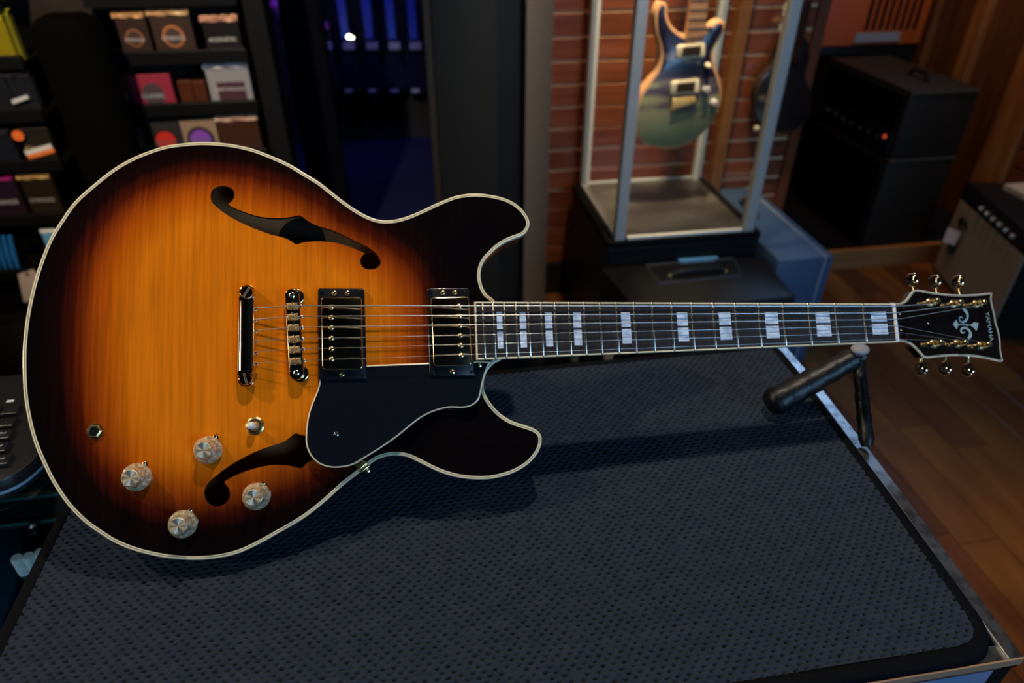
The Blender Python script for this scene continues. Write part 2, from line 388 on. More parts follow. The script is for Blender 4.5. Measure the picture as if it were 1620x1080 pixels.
q = np.stack([idx[:-1, :-1], idx[:-1, 1:], idx[1:, 1:], idx[1:, :-1]], -1).reshape(-1, 4)[keep]
used, inv = np.unique(q.ravel(), return_inverse=True)
co = np.c_[X.ravel(), Y.ravel(), (H+HM+.2).ravel()][used]/1000; co[:, 2] += CAMZ/1000
me = bpy.data.meshes.new('fabric'); me.vertices.add(len(co)); me.vertices.foreach_set('co', co.ravel())
me.loops.add(len(inv)); me.loops.foreach_set('vertex_index', inv.astype(np.int32)); nq = len(q)
me.polygons.add(nq); me.polygons.foreach_set('loop_start', np.arange(nq, dtype=np.int32)*4)
me.update(calc_edges=True); me.polygons.foreach_set('use_smooth', [True]*nq); me.materials.append(MATM); me.validate()
o = bpy.data.objects.new('fabric', me); COL.objects.link(o); inpar(o, mt)
n = len(MP); P0 = MP if area2(MP) > 0 else MP[::-1]; mb = MB(); rings = [(P0, HG+.3), (P0, HM-3), (offset(P0, 2), HM-1.2), (offset(P0, 12.6), HM-.6), (offset(P0, 14), HM-2.5)]
vs = [(p[0], p[1], zz) for pl, zz in rings for p in pl]
mb.add(vs, [(k*n+i, k*n+(i+1) % n, (k+1)*n+(i+1) % n, (k+1)*n+i) for k in range(4) for i in range(n)]); mb.f.append(list(range(n-1, -1, -1))); mb.m.append(0)
inpar(mb.build('hem', HEM, world=True, smooth=True, sharp=60), mt)

# ================================================================== THE GUITAR
g = bpy.data.objects.new('electric_guitar', None); COL.objects.link(g); g.empty_display_size = .1
g.matrix_world = Matrix.Translation(W(*TW))@Matrix(RW.tolist()).to_4x4()
tag(g, 'sunburst semi hollow electric guitar propped on its side on the dark mat', 'guitar')
def part(mb, name, m, parent=None, smooth=True, sharp=35, label=None):
    o = mb.build(name, m, parent or g, smooth=smooth, sharp=sharp)
    if label: o['label'] = label
    return o
def gl(pts, w, tilt=0.0): return np.array([GL(x, y, w, tilt) for x, y in pts])
RIM = -20.0; BACK = -54.5
OUT = [(783, 476), (770.4, 465), (764, 454), (760.7, 441), (760.7, 430), (763, 420), (769, 409.5), (777.8, 400), (787, 391.5), (800, 383), (814.4, 376.7),
       (825, 373), (831.5, 368.5), (836, 362), (838, 355), (837.3, 348), (833.3, 340), (826.7, 331), (817.8, 323), (806.7, 316.3), (792, 311), (775.6, 307.6),
       (758.9, 305.8), (742, 306), (720, 309.6), (693, 320), (667.4, 332), (644, 341.7), (626, 346.5), (610, 348), (594.8, 346), (579.3, 340), (558.5, 328),
       (532.6, 309), (506.7, 288.5), (480.7, 272.5), (460, 260), (431, 246.5), (400, 234.8), (370, 228), (345, 225), (318, 224), (290, 226), (262, 230), (233, 239),
       (207, 250), (181.5, 264.6), (147.8, 290.6), (116.7, 319), (96, 347.6), (77.8, 377.4), (62, 416), (49, 460), (41, 499), (37, 530), (35, 560), (36, 611.7),
       (39, 640), (43.7, 665), (50, 690), (58, 713), (70, 740), (83, 765), (103.7, 796), (118.5, 812.6), (136, 829), (157, 843.7), (178, 857), (207.4, 869.6),
       (240, 878.5), (270, 883.5), (305, 885.8), (340, 883.5), (375, 876), (409, 861), (442, 842.5), (460, 832.5), (487, 815.4), (514.3, 793.7), (541.5, 769),
       (568.7, 747.5), (585, 734.5), (601, 725), (623, 720.3), (644.8, 723), (666.5, 733), (693.7, 746), (721, 754.5), (748, 758), (775, 757.6), (802.4, 751.6),
       (824, 742), (840.4, 729.8), (852.7, 713.5), (857.3, 698.6), (855.4, 686.4), (846, 678), (829.6, 672), (810.5, 665.5), (791.5, 653.7), (776.6, 637.4),
       (767, 619.8), (765.7, 603.5), (771, 587), (783, 573.6), (794, 568)]
body = crom(gl(OUT, RIM)[::-1], True, 3.0)
if area2(body) < 0: body = body[::-1]
B0 = body; nB = len(B0)
FH1 = [(55, 205), (60, 165), (90, 137), (130, 130), (170, 140), (195, 168), (196, 205), (182, 230), (165, 248), (200, 270), (260, 295), (340, 320), (420, 330), (490, 328), (540, 320),
       (590, 308), (605, 312), (640, 340), (700, 370), (780, 392), (860, 425), (940, 465), (1010, 500), (1055, 535), (1080, 570), (1088, 600), (1075, 625), (1050, 640),
       (1015, 643), (985, 632), (968, 610), (965, 580), (975, 555), (990, 540), (960, 525), (900, 500), (840, 482), (780, 472), (700, 470), (640, 475), (600, 485), (575, 493),
       (550, 475), (500, 452), (430, 435), (370, 415), (300, 388), (220, 350), (150, 310), (100, 272), (65, 237)]
FH2 = [(145, 830), (160, 780), (200, 725), (260, 670), (340, 610), (430, 550), (520, 500), (620, 450), (720, 410), (820, 378), (900, 350), (950, 315), (990, 280), (1015, 272),
       (1060, 285), (1100, 295), (1250, 330), (1390, 375), (1470, 430), (1490, 480), (1460, 510), (1420, 505), (1395, 480), (1300, 478), (1180, 520), (1120, 550), (1080, 585), (1050, 605), (1020, 598), (960, 582), (880, 572),
       (800, 570), (700, 585), (600, 610), (500, 645), (400, 690), (340, 730), (347, 750), (375, 790), (388, 840), (375, 890), (340, 935), (290, 960), (240, 965),
       (195, 950), (160, 910)]
fh = []
for pts, ox, oy, k in ((FH1, 320, 260, 3.857), (FH2, 300, 640, 6.0)):
    P = gl([(ox+x/k, oy+y/k) for x, y in pts], -13); P = crom(P, True, 1.6)
    if area2(P) < 0: P = P[::-1]
    fh.append(P)
CONT = [(110, 550), (113, 480), (125, 410), (155, 350), (205, 300), (262, 273), (320, 262), (380, 267), (440, 282), (490, 303), (545, 340), (595, 368), (640, 398), (668, 432), (684, 470),
        (690, 520), (686, 570), (672, 612), (630, 650), (585, 690), (545, 730), (500, 762), (440, 790), (380, 812), (310, 822), (245, 812), (190, 785), (150, 740), (125, 690), (113, 620)]
cont = crom(gl(CONT, -14), True, 4)
def arch(d): t = np.clip(d/75, 0, 1); return RIM+10.0*(t*t*(3-2*t))
topring = offset(B0, 3.6)
# constrained triangulation of the top with two f holes
gx, gy = np.meshgrid(np.arange(B0[:, 0].min(), B0[:, 0].max(), 4.0), np.arange(B0[:, 1].min(), B0[:, 1].max(), 4.0))
Gp = np.c_[gx.ravel()+np.where(((gy.ravel()/4).astype(int) % 2) > 0, 2, 0), gy.ravel()]
ok = inside(Gp, topring) & (dist(Gp, topring) > 2)
for h in fh: ok &= ~(inside(Gp, h)) & (dist(Gp, h) > 1.4)
Gp = Gp[ok]
V2 = [Vector(p) for p in topring]+[Vector(p) for p in fh[0]]+[Vector(p) for p in fh[1]]+[Vector(p) for p in Gp]
E2 = []; b0 = 0
for L_ in (nB, len(fh[0]), len(fh[1])):
    E2 += [(b0+i, b0+(i+1) % L_) for i in range(L_)]; b0 += L_
r = delaunay_2d_cdt(V2, E2, [], 0, 1e-4)
vv = np.array([tuple(p) for p in r[0]]); ff = np.array([f for f in r[2] if len(f) == 3])
cen = vv[ff].mean(1); ok = inside(cen, topring) & ~inside(cen, fh[0]) & ~inside(cen, fh[1]); ff = ff[ok]
dz = dist(vv, B0); zz = arch(dz)
sd = dist(vv, cont)*np.where(inside(vv, cont), 1, -1)
mb = MB(); mb.add(np.c_[vv, zz], [tuple(f) for f in ff])
nv0 = len(mb.v)
for h in fh:
    hz = arch(dist(h, B0)); n = len(h)
    mb.mi = 1
    mb.add([(p[0], p[1], z_) for p, z_ in zip(h, hz)]+[(p[0], p[1], z_-4.5) for p, z_ in zip(h, hz)], [(i, (i+1) % n, n+(i+1) % n, n+i) for i in range(n)])
# sunburst lacquer
m = bpy.data.materials.new('sunburst_lacquer'); m.use_nodes = True; nt = m.node_tree; b = nt.nodes['Principled BSDF']
at = nt.nodes.new('ShaderNodeAttribute'); at.attribute_name = 'burst'
tc = nt.nodes.new('ShaderNodeTexCoord'); mp = nt.nodes.new('ShaderNodeMapping'); mp.inputs['Scale'].default_value = (330, 9, 20); mp.inputs['Rotation'].default_value = (0, 0, .03)
nz = nt.nodes.new('ShaderNodeTexNoise'); nz.inputs['Scale'].default_value = 1; nz.inputs['Detail'].default_value = 4; nz.inputs['Roughness'].default_value = .55
mp2 = nt.nodes.new('ShaderNodeMapping'); mp2.inputs['Scale'].default_value = (60, 14, 20)
nz2 = nt.nodes.new('ShaderNodeTexNoise'); nz2.inputs['Scale'].default_value = 1; nz2.inputs['Detail'].default_value = 3
wig = nt.nodes.new('ShaderNodeTexNoise'); wig.inputs['Scale'].default_value = 14
nt.links.new(tc.outputs['Object'], mp.inputs[0]); nt.links.new(mp.outputs[0], nz.inputs['Vector'])
nt.links.new(tc.outputs['Object'], mp2.inputs[0]); nt.links.new(mp2.outputs[0], nz2.inputs['Vector'])
def math_(op, a, b_): n_ = nt.nodes.new('ShaderNodeMath'); n_.operation = op
def mth(op, a, v=None, v2=None):
    n_ = nt.nodes.new('ShaderNodeMath'); n_.operation = op
    for i, q_ in enumerate((a, v, v2)):
        if q_ is None: continue
        if isinstance(q_, (int, float)): n_.inputs[i].default_value = q_
        else: nt.links.new(q_, n_.inputs[i])
    return n_.outputs[0]
tt = mth('MULTIPLY_ADD', nz.outputs[0], .12, at.outputs['Fac']); tt = mth('SUBTRACT', tt, .06)
rp = nt.nodes.new('ShaderNodeValToRGB'); el = rp.color_ramp.elements
for k, (p_, c_) in enumerate(((.0, (.004, .0025, .003)), (.27, (.010, .003, .003)), (.42, (.075, .009, .003)), (.55, (.26, .040, .004)), (.72, (.50, .095, .004)), (1.0, (.78, .200, .006)))):
    e_ = el[k] if k < 2 else el.new(p_); e_.position = p_; e_.color = (*c_, 1)
nt.links.new(tt, rp.inputs[0])
st = mth('MULTIPLY_ADD', nz.outputs[0], .7, .65); st2 = mth('MULTIPLY_ADD', nz2.outputs[0], .3, .85); st = mth('MULTIPLY', st, st2)
vm = nt.nodes.new('ShaderNodeVectorMath'); vm.operation = 'SCALE'; nt.links.new(rp.outputs[0], vm.inputs[0]); nt.links.new(st, vm.inputs['Scale'])
nt.links.new(vm.outputs[0], b.inputs['Base Color'])
b.inputs['Roughness'].default_value = .6; b.inputs['Coat Weight'].default_value = 1; b.inputs['Coat Roughness'].default_value = .012; b.inputs['Specular IOR Level'].default_value = 0
BURST = m
HOLEE = mat('f_hole_edge_wood', (.05, .02, .012), .3, coat=.6)
top = part(mb, 'carved_top', [BURST, HOLEE], sharp=50)
ca = top.data.attributes.new('burst', 'FLOAT', 'POINT')
vals = np.zeros(len(top.data.vertices)); vals[:len(vv)] = np.clip(.37+sd/95.0, 0, 1); vals[len(vv):] = .3
ca.data.foreach_set('value', vals.astype(np.float32))
# binding around the top: cream / black / cream, and its side face
mb = MB()
prof = [(0, RIM-7), (0, RIM-1.0), (.35, RIM-.25), (1.0, RIM), (1.9, RIM+.02), (2.35, RIM+.02), (3.6, RIM+.05)]
rg = [offset(B0, d_) if d_ > 0 else B0+0 for d_, z_ in prof]
for k in range(len(prof)-1):
    mb.mi = 1 if k == 4 else 0
    a, b_ = rg[k], rg[k+1]
    mb.add([(p[0], p[1], prof[k][1]) for p in a]+[(p[0], p[1], prof[k+1][1]) for p in b_], [(i, (i+1) % nB, nB+(i+1) % nB, nB+i) for i in range(nB)])
part(mb, 'body_binding', [CREAM, BLACKL], sharp=60, label='cream and black striped edge binding')
# sides and back
mb = MB(); Bs = offset(B0, .3)
prof = [(0.3, RIM-7), (.3, BACK+3), (1.2, BACK+.8), (3, BACK)]
rg = [offset(B0, d_) for d_, z_ in prof]
for k in range(3): mb.add([(p[0], p[1], prof[k][1]) for p in rg[k]]+[(p[0], p[1], prof[k+1][1]) for p in rg[k+1]], [(i, (i+1) % nB, nB+(i+1) % nB, nB+i) for i in range(nB)])
part(mb, 'body_side', MAHOG, sharp=60)
INNER = mat('inner_wood', (.55, .21, .08), .6, spec=.05, noise=((40, 8, 8), (.40, .15, .055), .3, .7))
ffb = [f for f in delaunay_2d_cdt([Vector(p) for p in offset(B0, 3)], [(i, (i+1) % nB) for i in range(nB)], [], 1, 1e-4)[2]]
r2 = delaunay_2d_cdt([Vector(p) for p in offset(B0, 3)], [(i, (i+1) % nB) for i in range(nB)], [], 1, 1e-4)
part(MB().add([(p[0], p[1], BACK) for p in r2[0]], [tuple(f) for f in r2[2]]), 'back_plate', INNER, smooth=False)
part(MB().lathe([(24, BACK+.2), (24, BACK+.6)], *fh[0].mean(0), 0, 40), 'paper_label', mat('brown_label', (.03, .02, .014), .4), label='round dark paper label seen through the f-hole')
# pickguard
PG = [(165, 100), (165, 165), (150, 220), (125, 280), (100, 360), (88, 450), (90, 530), (115, 590), (160, 635), (220, 658), (290, 660), (360, 645), (430, 605), (520, 550), (620, 480), (700, 415),
      (760, 370), (830, 335), (920, 312), (1010, 312), (1060, 297), (1095, 265), (1108, 220), (1118, 170), (1138, 100), (1162, 45)]
pgp = crom(gl([(460+x/3.682, 560+y/3.682) for x, y in PG], -7), False, 2.0)
pgp = np.r_[pgp, gl([(760, 571), (748, 572)], -7), gl([(677, 573.8), (582, 577.5), (508, 581)], -7)]
if area2(pgp) < 0: pgp = pgp[::-1]
part(MB().prism(offset(pgp, 1.3), -9.2, -6.9), 'pickguard', PGM, sharp=30, label='glossy black pickguard')
PGo = bpy.data.objects['pickguard']
mb = MB(); n = len(pgp); a = pgp; b_ = offset(pgp, 1.35)
mb.add([(p[0], p[1], -9.2) for p in a]+[(p[0], p[1], -7.4) for p in a]+[(p[0], p[1], -6.85) for p in b_], [(k*n+i, k*n+(i+1) % n, (k+1)*n+(i+1) % n, (k+1)*n+i) for k in range(2) for i in range(n)])
part(mb, 'pickguard_edge', CREAM, PGo, sharp=30, label='thin cream edge line')
def screwhead(cx, cy, z0, r, m_, parent, name='screw', n=20, slot=None, h=1.6):
    mb = MB(); mb.lathe([(r, z0), (r, z0+h*.35), (r*.8, z0+h*.8), (r*.4, z0+h), (r*.35, z0+h*.55), (.05, z0+h*.5)], cx, cy, 0, n)
    return part(mb, name, m_, parent)
x, y = GL(532.3, 687, -6); screwhead(x, y, -7.2, 2.6, NICK, PGo)
x, y = GL(759, 577.5, -6); screwhead(x, y, -7.2, 2.3, GOLD, PGo)
# bracket of the pickguard over the rim
q = gl([(559, 733.5), (575.5, 726.5), (582, 732), (568, 744)], -12)
mb = MB(); mb.prism(q, -17, -8.6, .8); q2 = gl([(567, 744), (582, 731.5), (586, 737), (572, 747)], -19); mb.prism(q2, -38, -12, 1)
part(mb, 'pickguard_bracket', GOLD, sharp=25, label='gold bracket over the body edge')
mb = MB(); x, y = GL(581, 744, -25); mb.lathe([(2.5, -3), (2.5, 1.5), (.5, 2.2)], x, y, -28, 14); part(mb, 'bracket_screw', GOLD, bpy.data.objects['pickguard_bracket'])
# pickups
def pickup(ring, cover, screws, cornersc, poles, polez, ctop):
    R_ = rrect(gl(ring, -5), 3.0, 4); mb = MB(); mb.prism(R_, -12.5, -4.6, .9)
    rgo = part(mb, 'pickup_ring', BLKP, sharp=40)
    cv = rrect(gl(cover, ctop), 3.2, 5)
    part(MB().prism(offset(cv if area2(cv) > 0 else cv[::-1], -.45), -4.6, -4.1), 'cover_rim', GOLD, rgo)
    part(MB().prism(cv, -4.6, ctop, 1.0), 'pickup_cover', GOLDD, rgo, sharp=60, label='mirror gold pickup cover')
    for x_, y_ in screws: X_, Y_ = GL(x_, y_, -3.5); screwhead(X_, Y_, -4.6, 2.6, GOLD, rgo, 'adjusting_screw')
    for x_, y_ in cornersc: X_, Y_ = GL(x_, y_, -4); screwhead(X_, Y_, -4.7, 1.9, BLKP, rgo, 'corner_screw', h=1.0)
    for x_, y_ in poles: X_, Y_ = GL(x_, y_, ctop+.5); screwhead(X_, Y_, ctop-.1, 2.6, GOLD, rgo, 'pole_screw', h=1.3)
pickup([(502.6, 455.6), (576.2, 456), (580.7, 600), (503.9, 601)], [(507.6, 469.8), (571.5, 469.8), (573.5, 583.7), (509.4, 583.7)],
       [(528.9, 463), (549.6, 463), (541.5, 592)], [(509, 461), (570, 461), (511, 594.3), (572.6, 594)],
       [(524.2, 485.4), (524.2, 501.9), (524.3, 518.3), (524.6, 535), (524.6, 551.7), (524.8, 568)], 0, .6)
pickup([(675.8, 455), (742, 455), (751.5, 594.8), (679.6, 595.7)], [(681.5, 470), (741.5, 468.5), (747, 577), (686, 578.2)],
       [(700.9, 462.4), (720, 462), (716.2, 587.8)], [(681, 461), (738.5, 460), (685.5, 589.5), (746, 588)],
       [(726.4, 483.8), (727.2, 499.4), (727.8, 514.8), (728.5, 530.6), (729.2, 546.4), (730.2, 562)], 0, -.8)
# tailpiece
tc0 = GL(390, 462, 2); tc1 = GL(388.4, 599, 2)
ax = (tc1-tc0)/np.linalg.norm(tc1-tc0); pr = np.array([-ax[1], ax[0]])   # pr points to the headstock side (+x)
if pr[0] < 0: pr = -pr
def tp(a, b_): return tc0+ax*a+pr*b_
Ltp = float(np.linalg.norm(tc1-tc0))
mb = MB(); prf = [(-7.2, -8), (-8.3, -5), (-8.5, -2), (-7.7, .6), (-6, 2.4), (-3.4, 3.5), (0, 3.9), (3.4, 3.5), (5.8, 2.4), (7.2, .6), (7.8, -2), (7.4, -5), (6, -8)]
ws = [8, Ltp-8]; vs = [(*tp(a, b_), z_) for a in ws for b_, z_ in prf]; k = len(prf)
mb.add(vs, [(i, (i+1) % k, k+(i+1) % k, k+i) for i in range(k)]+[tuple(range(k)), tuple(range(2*k-1, k-1, -1))])
tpo = part(mb, 'tailpiece', GOLDD, sharp=50, label='mirror gold stop tailpiece bar')
for cc, sg in ((tc0, -1), (tc1, 1)):
    ang = [math.radians(t) for t in range(25, 336, 10)] ; mb = MB(); ro = 7.6; ri = 4.6
    # C shaped hook opening to the headstock side
    poly = [(cc+pr*ro*math.cos(t)+ax*ro*math.sin(t)) for t in ang]+[(cc+pr*ri*math.cos(t)+ax*ri*math.sin(t)) for t in ang[::-1]]
    # closed block towards the bar
    mb.prism(poly, -7.5, .4, .8); bl = [cc-ax*sg*3.5-pr*7.4, cc-ax*sg*9-pr*7.4, cc-ax*sg*9+pr*6.0, cc-ax*sg*5.5+pr*6.0, cc-ax*sg*4+pr*2]
    mb.prism(bl, -7.5, .6, .6); part(mb, 'tailpiece_hook', GOLDD, tpo)
    mb = MB(); mb.lathe([(4.2, -11), (4.2, -1), (6.0, -1), (6.1, 1.6), (5.6, 2.4), (.1, 2.5)], *cc, 0, 32)
    d_ = math.radians(58 if sg < 0 else 105); u_ = np.array([math.cos(d_), math.sin(d_)]); w_ = np.array([-u_[1], u_[0]])
    part(mb, 'tailpiece_stud', GOLDD, tpo)
    for s2 in (-.7, .7):
        mb = MB(); mb.prism([cc+u_*5.4+w_*(s2-.13), cc+u_*5.4+w_*(s2+.13), cc-u_*5.4+w_*(s2+.13), cc-u_*5.4+w_*(s2-.13)], 2.45, 2.65)
        part(mb, 'slot_edge', mat('slot_gold', (.75, .60, .40), .5, .6), tpo)
# strings and bridge
tail = [(404.5, 487.5), (404.5, 505), (404.6, 522), (404.8, 538.5), (405.5, 556), (405.8, 573.8)]
brg = [(466, 483.4), (467, 500.4), (468, 517.4), (470, 535.6), (471.5, 552.2), (473, 570.5)]
gau = [.62, .52, .42, .27, .22, .18]
BZ = 6.0
bc0 = GL(462.3, 467.5, 0); bc1 = GL(469.5, 590, 0)
bax = (bc1-bc0)/np.linalg.norm(bc1-bc0); bpr = np.array([-bax[1], bax[0]])
if bpr[0] < 0: bpr = -bpr
Lb = float(np.linalg.norm(bc1-bc0))
def bp_(a, b_): return bc0+bax*a+bpr*b_
poly = [bc0+bpr*6.6*math.cos(t)-bax*6.6*math.sin(t) for t in np.linspace(0, PI, 12)]+[bc1-bpr*6.6*math.cos(t)+bax*6.6*math.sin(t) for t in np.linspace(0, PI, 12)]
mb = MB(); mb.prism(poly, -4, 1.8, .7)
bro = part(mb, 'bridge', GOLDD, sharp=40, label='gold adjustable bridge with six saddles')
for cc in (bc0, bc1):
    part(MB().lathe([(7.6, -9), (8.2, -8.6), (8.2, -6.4), (7.6, -6), (3, -6), (3, -4)], cc[0]+1.8*bpr[0], cc[1]+1.8*bpr[1], 0, 28), 'thumb_wheel', GOLDD, bro)
    part(MB().lathe([(2.7, 1.8), (2.7, 2.6), (1.9, 3.0), (1.2, 2.4), (.1, 2.3)], *cc, 0, 18), 'bridge_screw', NICK, bro)
SAD = mat('gold_saddle', (1.0, .68, .30), .38, 1.0)
for k, q in enumerate(brg):
    c0 = GL(*q, BZ); a = float((c0-bc0)@bax); off = float((c0-bc0)@bpr)
    mb = MB()
    P = lambda aa, bb: bp_(aa, bb)
    mb.prism([P(a-3.4, -5.0), P(a+2.8, -5.0), P(a+2.8, -.9), P(a-3.4, -.9)], 1.8, 3.4, .4); mb.prism([P(a-3.4, .9), P(a+2.8, .9), P(a+2.8, 4.8), P(a-3.4, 4.8)], 1.8, 3.4, .4)
    mb.prism([P(a-2.2, -4.6), P(a+1.6, -4.6), P(a+1.6, off-.2), P(a-2.2, off-.2)], 3.3, BZ-gau[k]*.6, .4)
    sdl = part(mb, 'saddle', SAD, bro, smooth=False)
    mb = MB(); mb.prism([P(a-4.6, -.8), P(a+3.6, -.8), P(a+3.6, .8), P(a-4.6, .8)], 1.8, 3.2, .3); part(mb, 'saddle_screw_bed', NICK, bro, smooth=False)
    e = bp_(a-.2, 7.4); part(MB().lathe([(1.6, -1), (1.6, .8), (.8, 1.2)], e[0], e[1], .6, 12), 'saddle_screw', NICK, bro)
# neck, fretboard
L_ = 628.65; fr = lambda n: L_*(1-2**(-n/12))
e22 = 461.5
tl = GL(748.8, 477.0, 0); bl_ = GL(755.2, 569.0, 0); tn = GL(1409.5, 479.8, 0); bn = GL(1420, 541, 0)
def edge(x, side):      # y of the fretboard edge at local x
    a, b_ = (tl, tn) if side > 0 else (bl_, bn)
    return a[1]+(b_[1]-a[1])*(x-a[0])/(b_[0]-a[0])
xe = (tl[0]+bl_[0])/2
fb = part(MB().prism([(xe+1.6, edge(xe, -1)+1.6), (0, edge(0, -1)+1.6), (0, edge(0, 1)-1.6), (xe+1.6, edge(xe, 1)-1.6)], -6, 0), 'fretboard', EBONY, smooth=False, label='dark ebony fretboard with block inlays')
mb = MB()
for sd_ in (1, -1): mb.prism([(xe, edge(xe, sd_)), (0, edge(0, sd_)), (0, edge(0, sd_)-sd_*1.6), (xe, edge(xe, sd_)-sd_*1.6)], -6, .05, .3)
mb.prism([(xe, edge(xe, -1)), (xe+1.6, edge(xe, -1)), (xe+1.6, edge(xe, 1)), (xe, edge(xe, 1))], -6, .05)
part(mb, 'fretboard_binding', CREAM, fb, smooth=False, label='cream binding strip')
for n in range(1, 23):
    x = -fr(n); y0 = edge(x, -1); y1 = edge(x, 1); mb = MB()
    prf = [(-1.1, 0), (-.85, .75), (-.3, 1.15), (.3, 1.15), (.85, .75), (1.1, 0)]; vs = []
    for yy, kk in ((y0+.2, .25), (y0+1.6, 1), (y1-1.6, 1), (y1-.2, .25)): vs += [(x+a_, yy, b_*kk) for a_, b_ in prf]
    fs = [(j*6+i, j*6+i+1, (j+1)*6+i+1, (j+1)*6+i) for j in range(3) for i in range(5)]+[tuple(range(6)), tuple(range(23, 17, -1))]
    part(mb.add(vs, fs), 'fret', FRETM, fb)
for n in (1, 3, 5, 7, 9, 12, 15, 17, 19, 21):
    xa = -fr(n); xb = -fr(n-1); xm = (xa+xb)/2; hw = (xb-xa)*.265 if n < 12 else (xb-xa)*.26
    wd_ = edge(xm, 1)-edge(xm, -1); ym = (edge(xm, 1)+edge(xm, -1))/2; hh = wd_*(.285+.035*min(n, 21)/21)
    for sg in (1, -1):
        y0, y1 = sorted((ym+sg*1.0, ym+sg*hh)); part(MB().prism([(xm-hw, y0), (xm+hw, y0), (xm+hw, y1), (xm-hw, y1)], -.5, .05), 'inlay_block', PEARLM, fb, smooth=False)
fb_nut = MB(); fb_nut.prism([(-.2, edge(0, -1)), (3.6, edge(0, -1)+.2), (3.6, edge(0, 1)-.2), (-.2, edge(0, 1))], -6, 1.3, .5); part(fb_nut, 'nut', WHITEP, label='white string nut')
mb = MB(); ns = 16; secs = [(-505, 1.0, 30), (-480, 1.0, 30), (-450, 1.0, 27), (-415, .98, 19), (-200, .96, 16), (-20, .95, 14.5), (6, .95, 15), (20, .95, 17)]
vs = []
for x, k, dp in secs:
    xx = max(min(x, 0), -470); ya, yb = edge(xx, -1)*k, edge(xx, 1)*k; cm = (ya+yb)/2; hw = (yb-ya)/2
    for i in range(ns+1):
        t = PI*i/ns; vs.append((x, cm+hw*math.cos(t), -5.8-dp*math.sin(t)**.8))
k = ns+1
mb.add(vs, [(j*k+i, j*k+i+1, (j+1)*k+i+1, (j+1)*k+i) for j in range(len(secs)-1) for i in range(ns)]+[(j*k, (j+1)*k, (j+1)*k+ns, j*k+ns) for j in range(len(secs)-1)]+[tuple(range(k)), tuple(range((len(secs)-1)*k+ns, (len(secs)-1)*k-1, -1))])
part(mb, 'neck', MAHOG, sharp=70)
# headstock, pitched back
TL = .16; HZ = -3.0
HD = [(1409.5, 478.5), (1424, 479), (1433.7, 473.7), (1440.5, 464.5), (1445, 458.8), (1450.4, 457.8), (1467, 460.5), (1491, 464), (1517, 465.6), (1543, 465), (1565, 462.8), (1569.8, 463),
      (1568.6, 474), (1571.7, 488.5), (1574, 498), (1575.6, 509), (1580, 523.7), (1582.6, 538.5), (1583.4, 553), (1586, 566), (1587, 570), (1584.6, 572), (1565, 568.2),
      (1546.7, 565), (1524.4, 563), (1506, 563), (1483.7, 564.6), (1467, 566.5), (1461, 565.2), (1454, 557), (1443, 546.3), (1432, 541), (1419, 540.5)]
hp = gl(HD, HZ, TL); hc = []
for a in ((0, 4), (4, 11), (11, 20), (20, 28), (28, 32)):
    seg = crom(hp[a[0]:a[1]+1], False, 2.0); hc.append(seg[:-1])
hpoly = np.concatenate(hc+[hp[-1:]])
if area2(hpoly) < 0: hpoly = hpoly[::-1]
def tiltz(mb, i0=0): mb.v = [(x_, y_, z_-TL*x_) for x_, y_, z_ in mb.v]; return mb
hd = part(tiltz(MB().prism(offset(hpoly, .9), HZ-13, HZ)), 'headstock', HEADB, smooth=False, label='black headstock with pearl ornament')
mb = MB(); a = hpoly; n = len(a)
for k, (d0, d1, mi) in enumerate(((0, 1.5, 0), (1.5, 1.95, 1), (1.95, 2.4, 0))):
    mb.mi = mi; A_ = offset(a, d0) if d0 else a; B_ = offset(a, d1); mb.add([(*p, HZ+.05) for p in A_]+[(*p, HZ+.05) for p in B_], [(i, (i+1) % n, n+(i+1) % n, n+i) for i in range(n)])
mb.mi = 0; mb.add([(*p, HZ+.05) for p in a]+[(*p, HZ-2.2) for p in a], [(i, (i+1) % n, n+(i+1) % n, n+i) for i in range(n)])
part(tiltz(mb), 'headstock_binding', [mat('headstock_cream', (.62, .58, .44), .3), BLACKL], hd, smooth=False)
hz = lambda x, up: HZ-TL*x+up
# ornament: two leaves and two scrolls, lettering, truss rod cover
PRL = mat('silver_pearl', (.42, .50, .55), .3, coat=.6, noise=((200, 200, 200), (.28, .46, .42), .4, .7))
def HP(zx, zy): return GL(1440+zx/6.75, 440+zy/6.75, HZ, TL)
def strip(pts, wds, name):
    P = crom([HP(*p) for p in pts], False, .8); tq = np.linspace(0, 1, len(P)); wv = np.interp(tq, np.linspace(0, 1, len(wds)), wds)
    T = np.gradient(P, axis=0); T /= np.linalg.norm(T, axis=1)[:, None]; N = np.c_[-T[:, 1], T[:, 0]]
    A_ = P+N*wv[:, None]; B_ = P-N*wv[:, None]; n = len(P)
    mb = MB(); mb.add([(*p, HZ+.12) for p in A_]+[(*p, HZ+.12) for p in B_], [(i, i+1, n+i+1, n+i) for i in range(n-1)]); return part(tiltz(mb), name, PRL, hd, smooth=False)
strip([(560, 325), (600, 362), (612, 410), (590, 455), (550, 468), (524, 445), (530, 418), (556, 418), (562, 435)], [.3, 2.2, 1.9, 1.5, 1.3, 1.2, 1.1, .9, .3], 'pearl_scroll')
strip([(615, 645), (645, 600), (625, 555), (585, 530), (548, 540), (542, 570), (565, 585), (585, 572)], [.8, 2.4, 1.8, 1.4, 1.3, 1.2, 1.0, .3], 'pearl_scroll')
strip([(510, 494), (560, 496), (640, 500)], [.5, .6, .5], 'pearl_stem')
mb = MB()
for pl in ([(455, 490), (490, 442), (505, 470), (520, 494), (508, 515), (495, 545)], [(600, 485), (625, 500), (605, 515), (590, 500)], [(635, 500), (680, 470), (728, 478), (722, 515), (705, 565), (675, 525)]):
    P = np.array([HP(*p) for p in pl]); mb.add([(*p, HZ+.12) for p in P], [tuple(range(len(P)))])
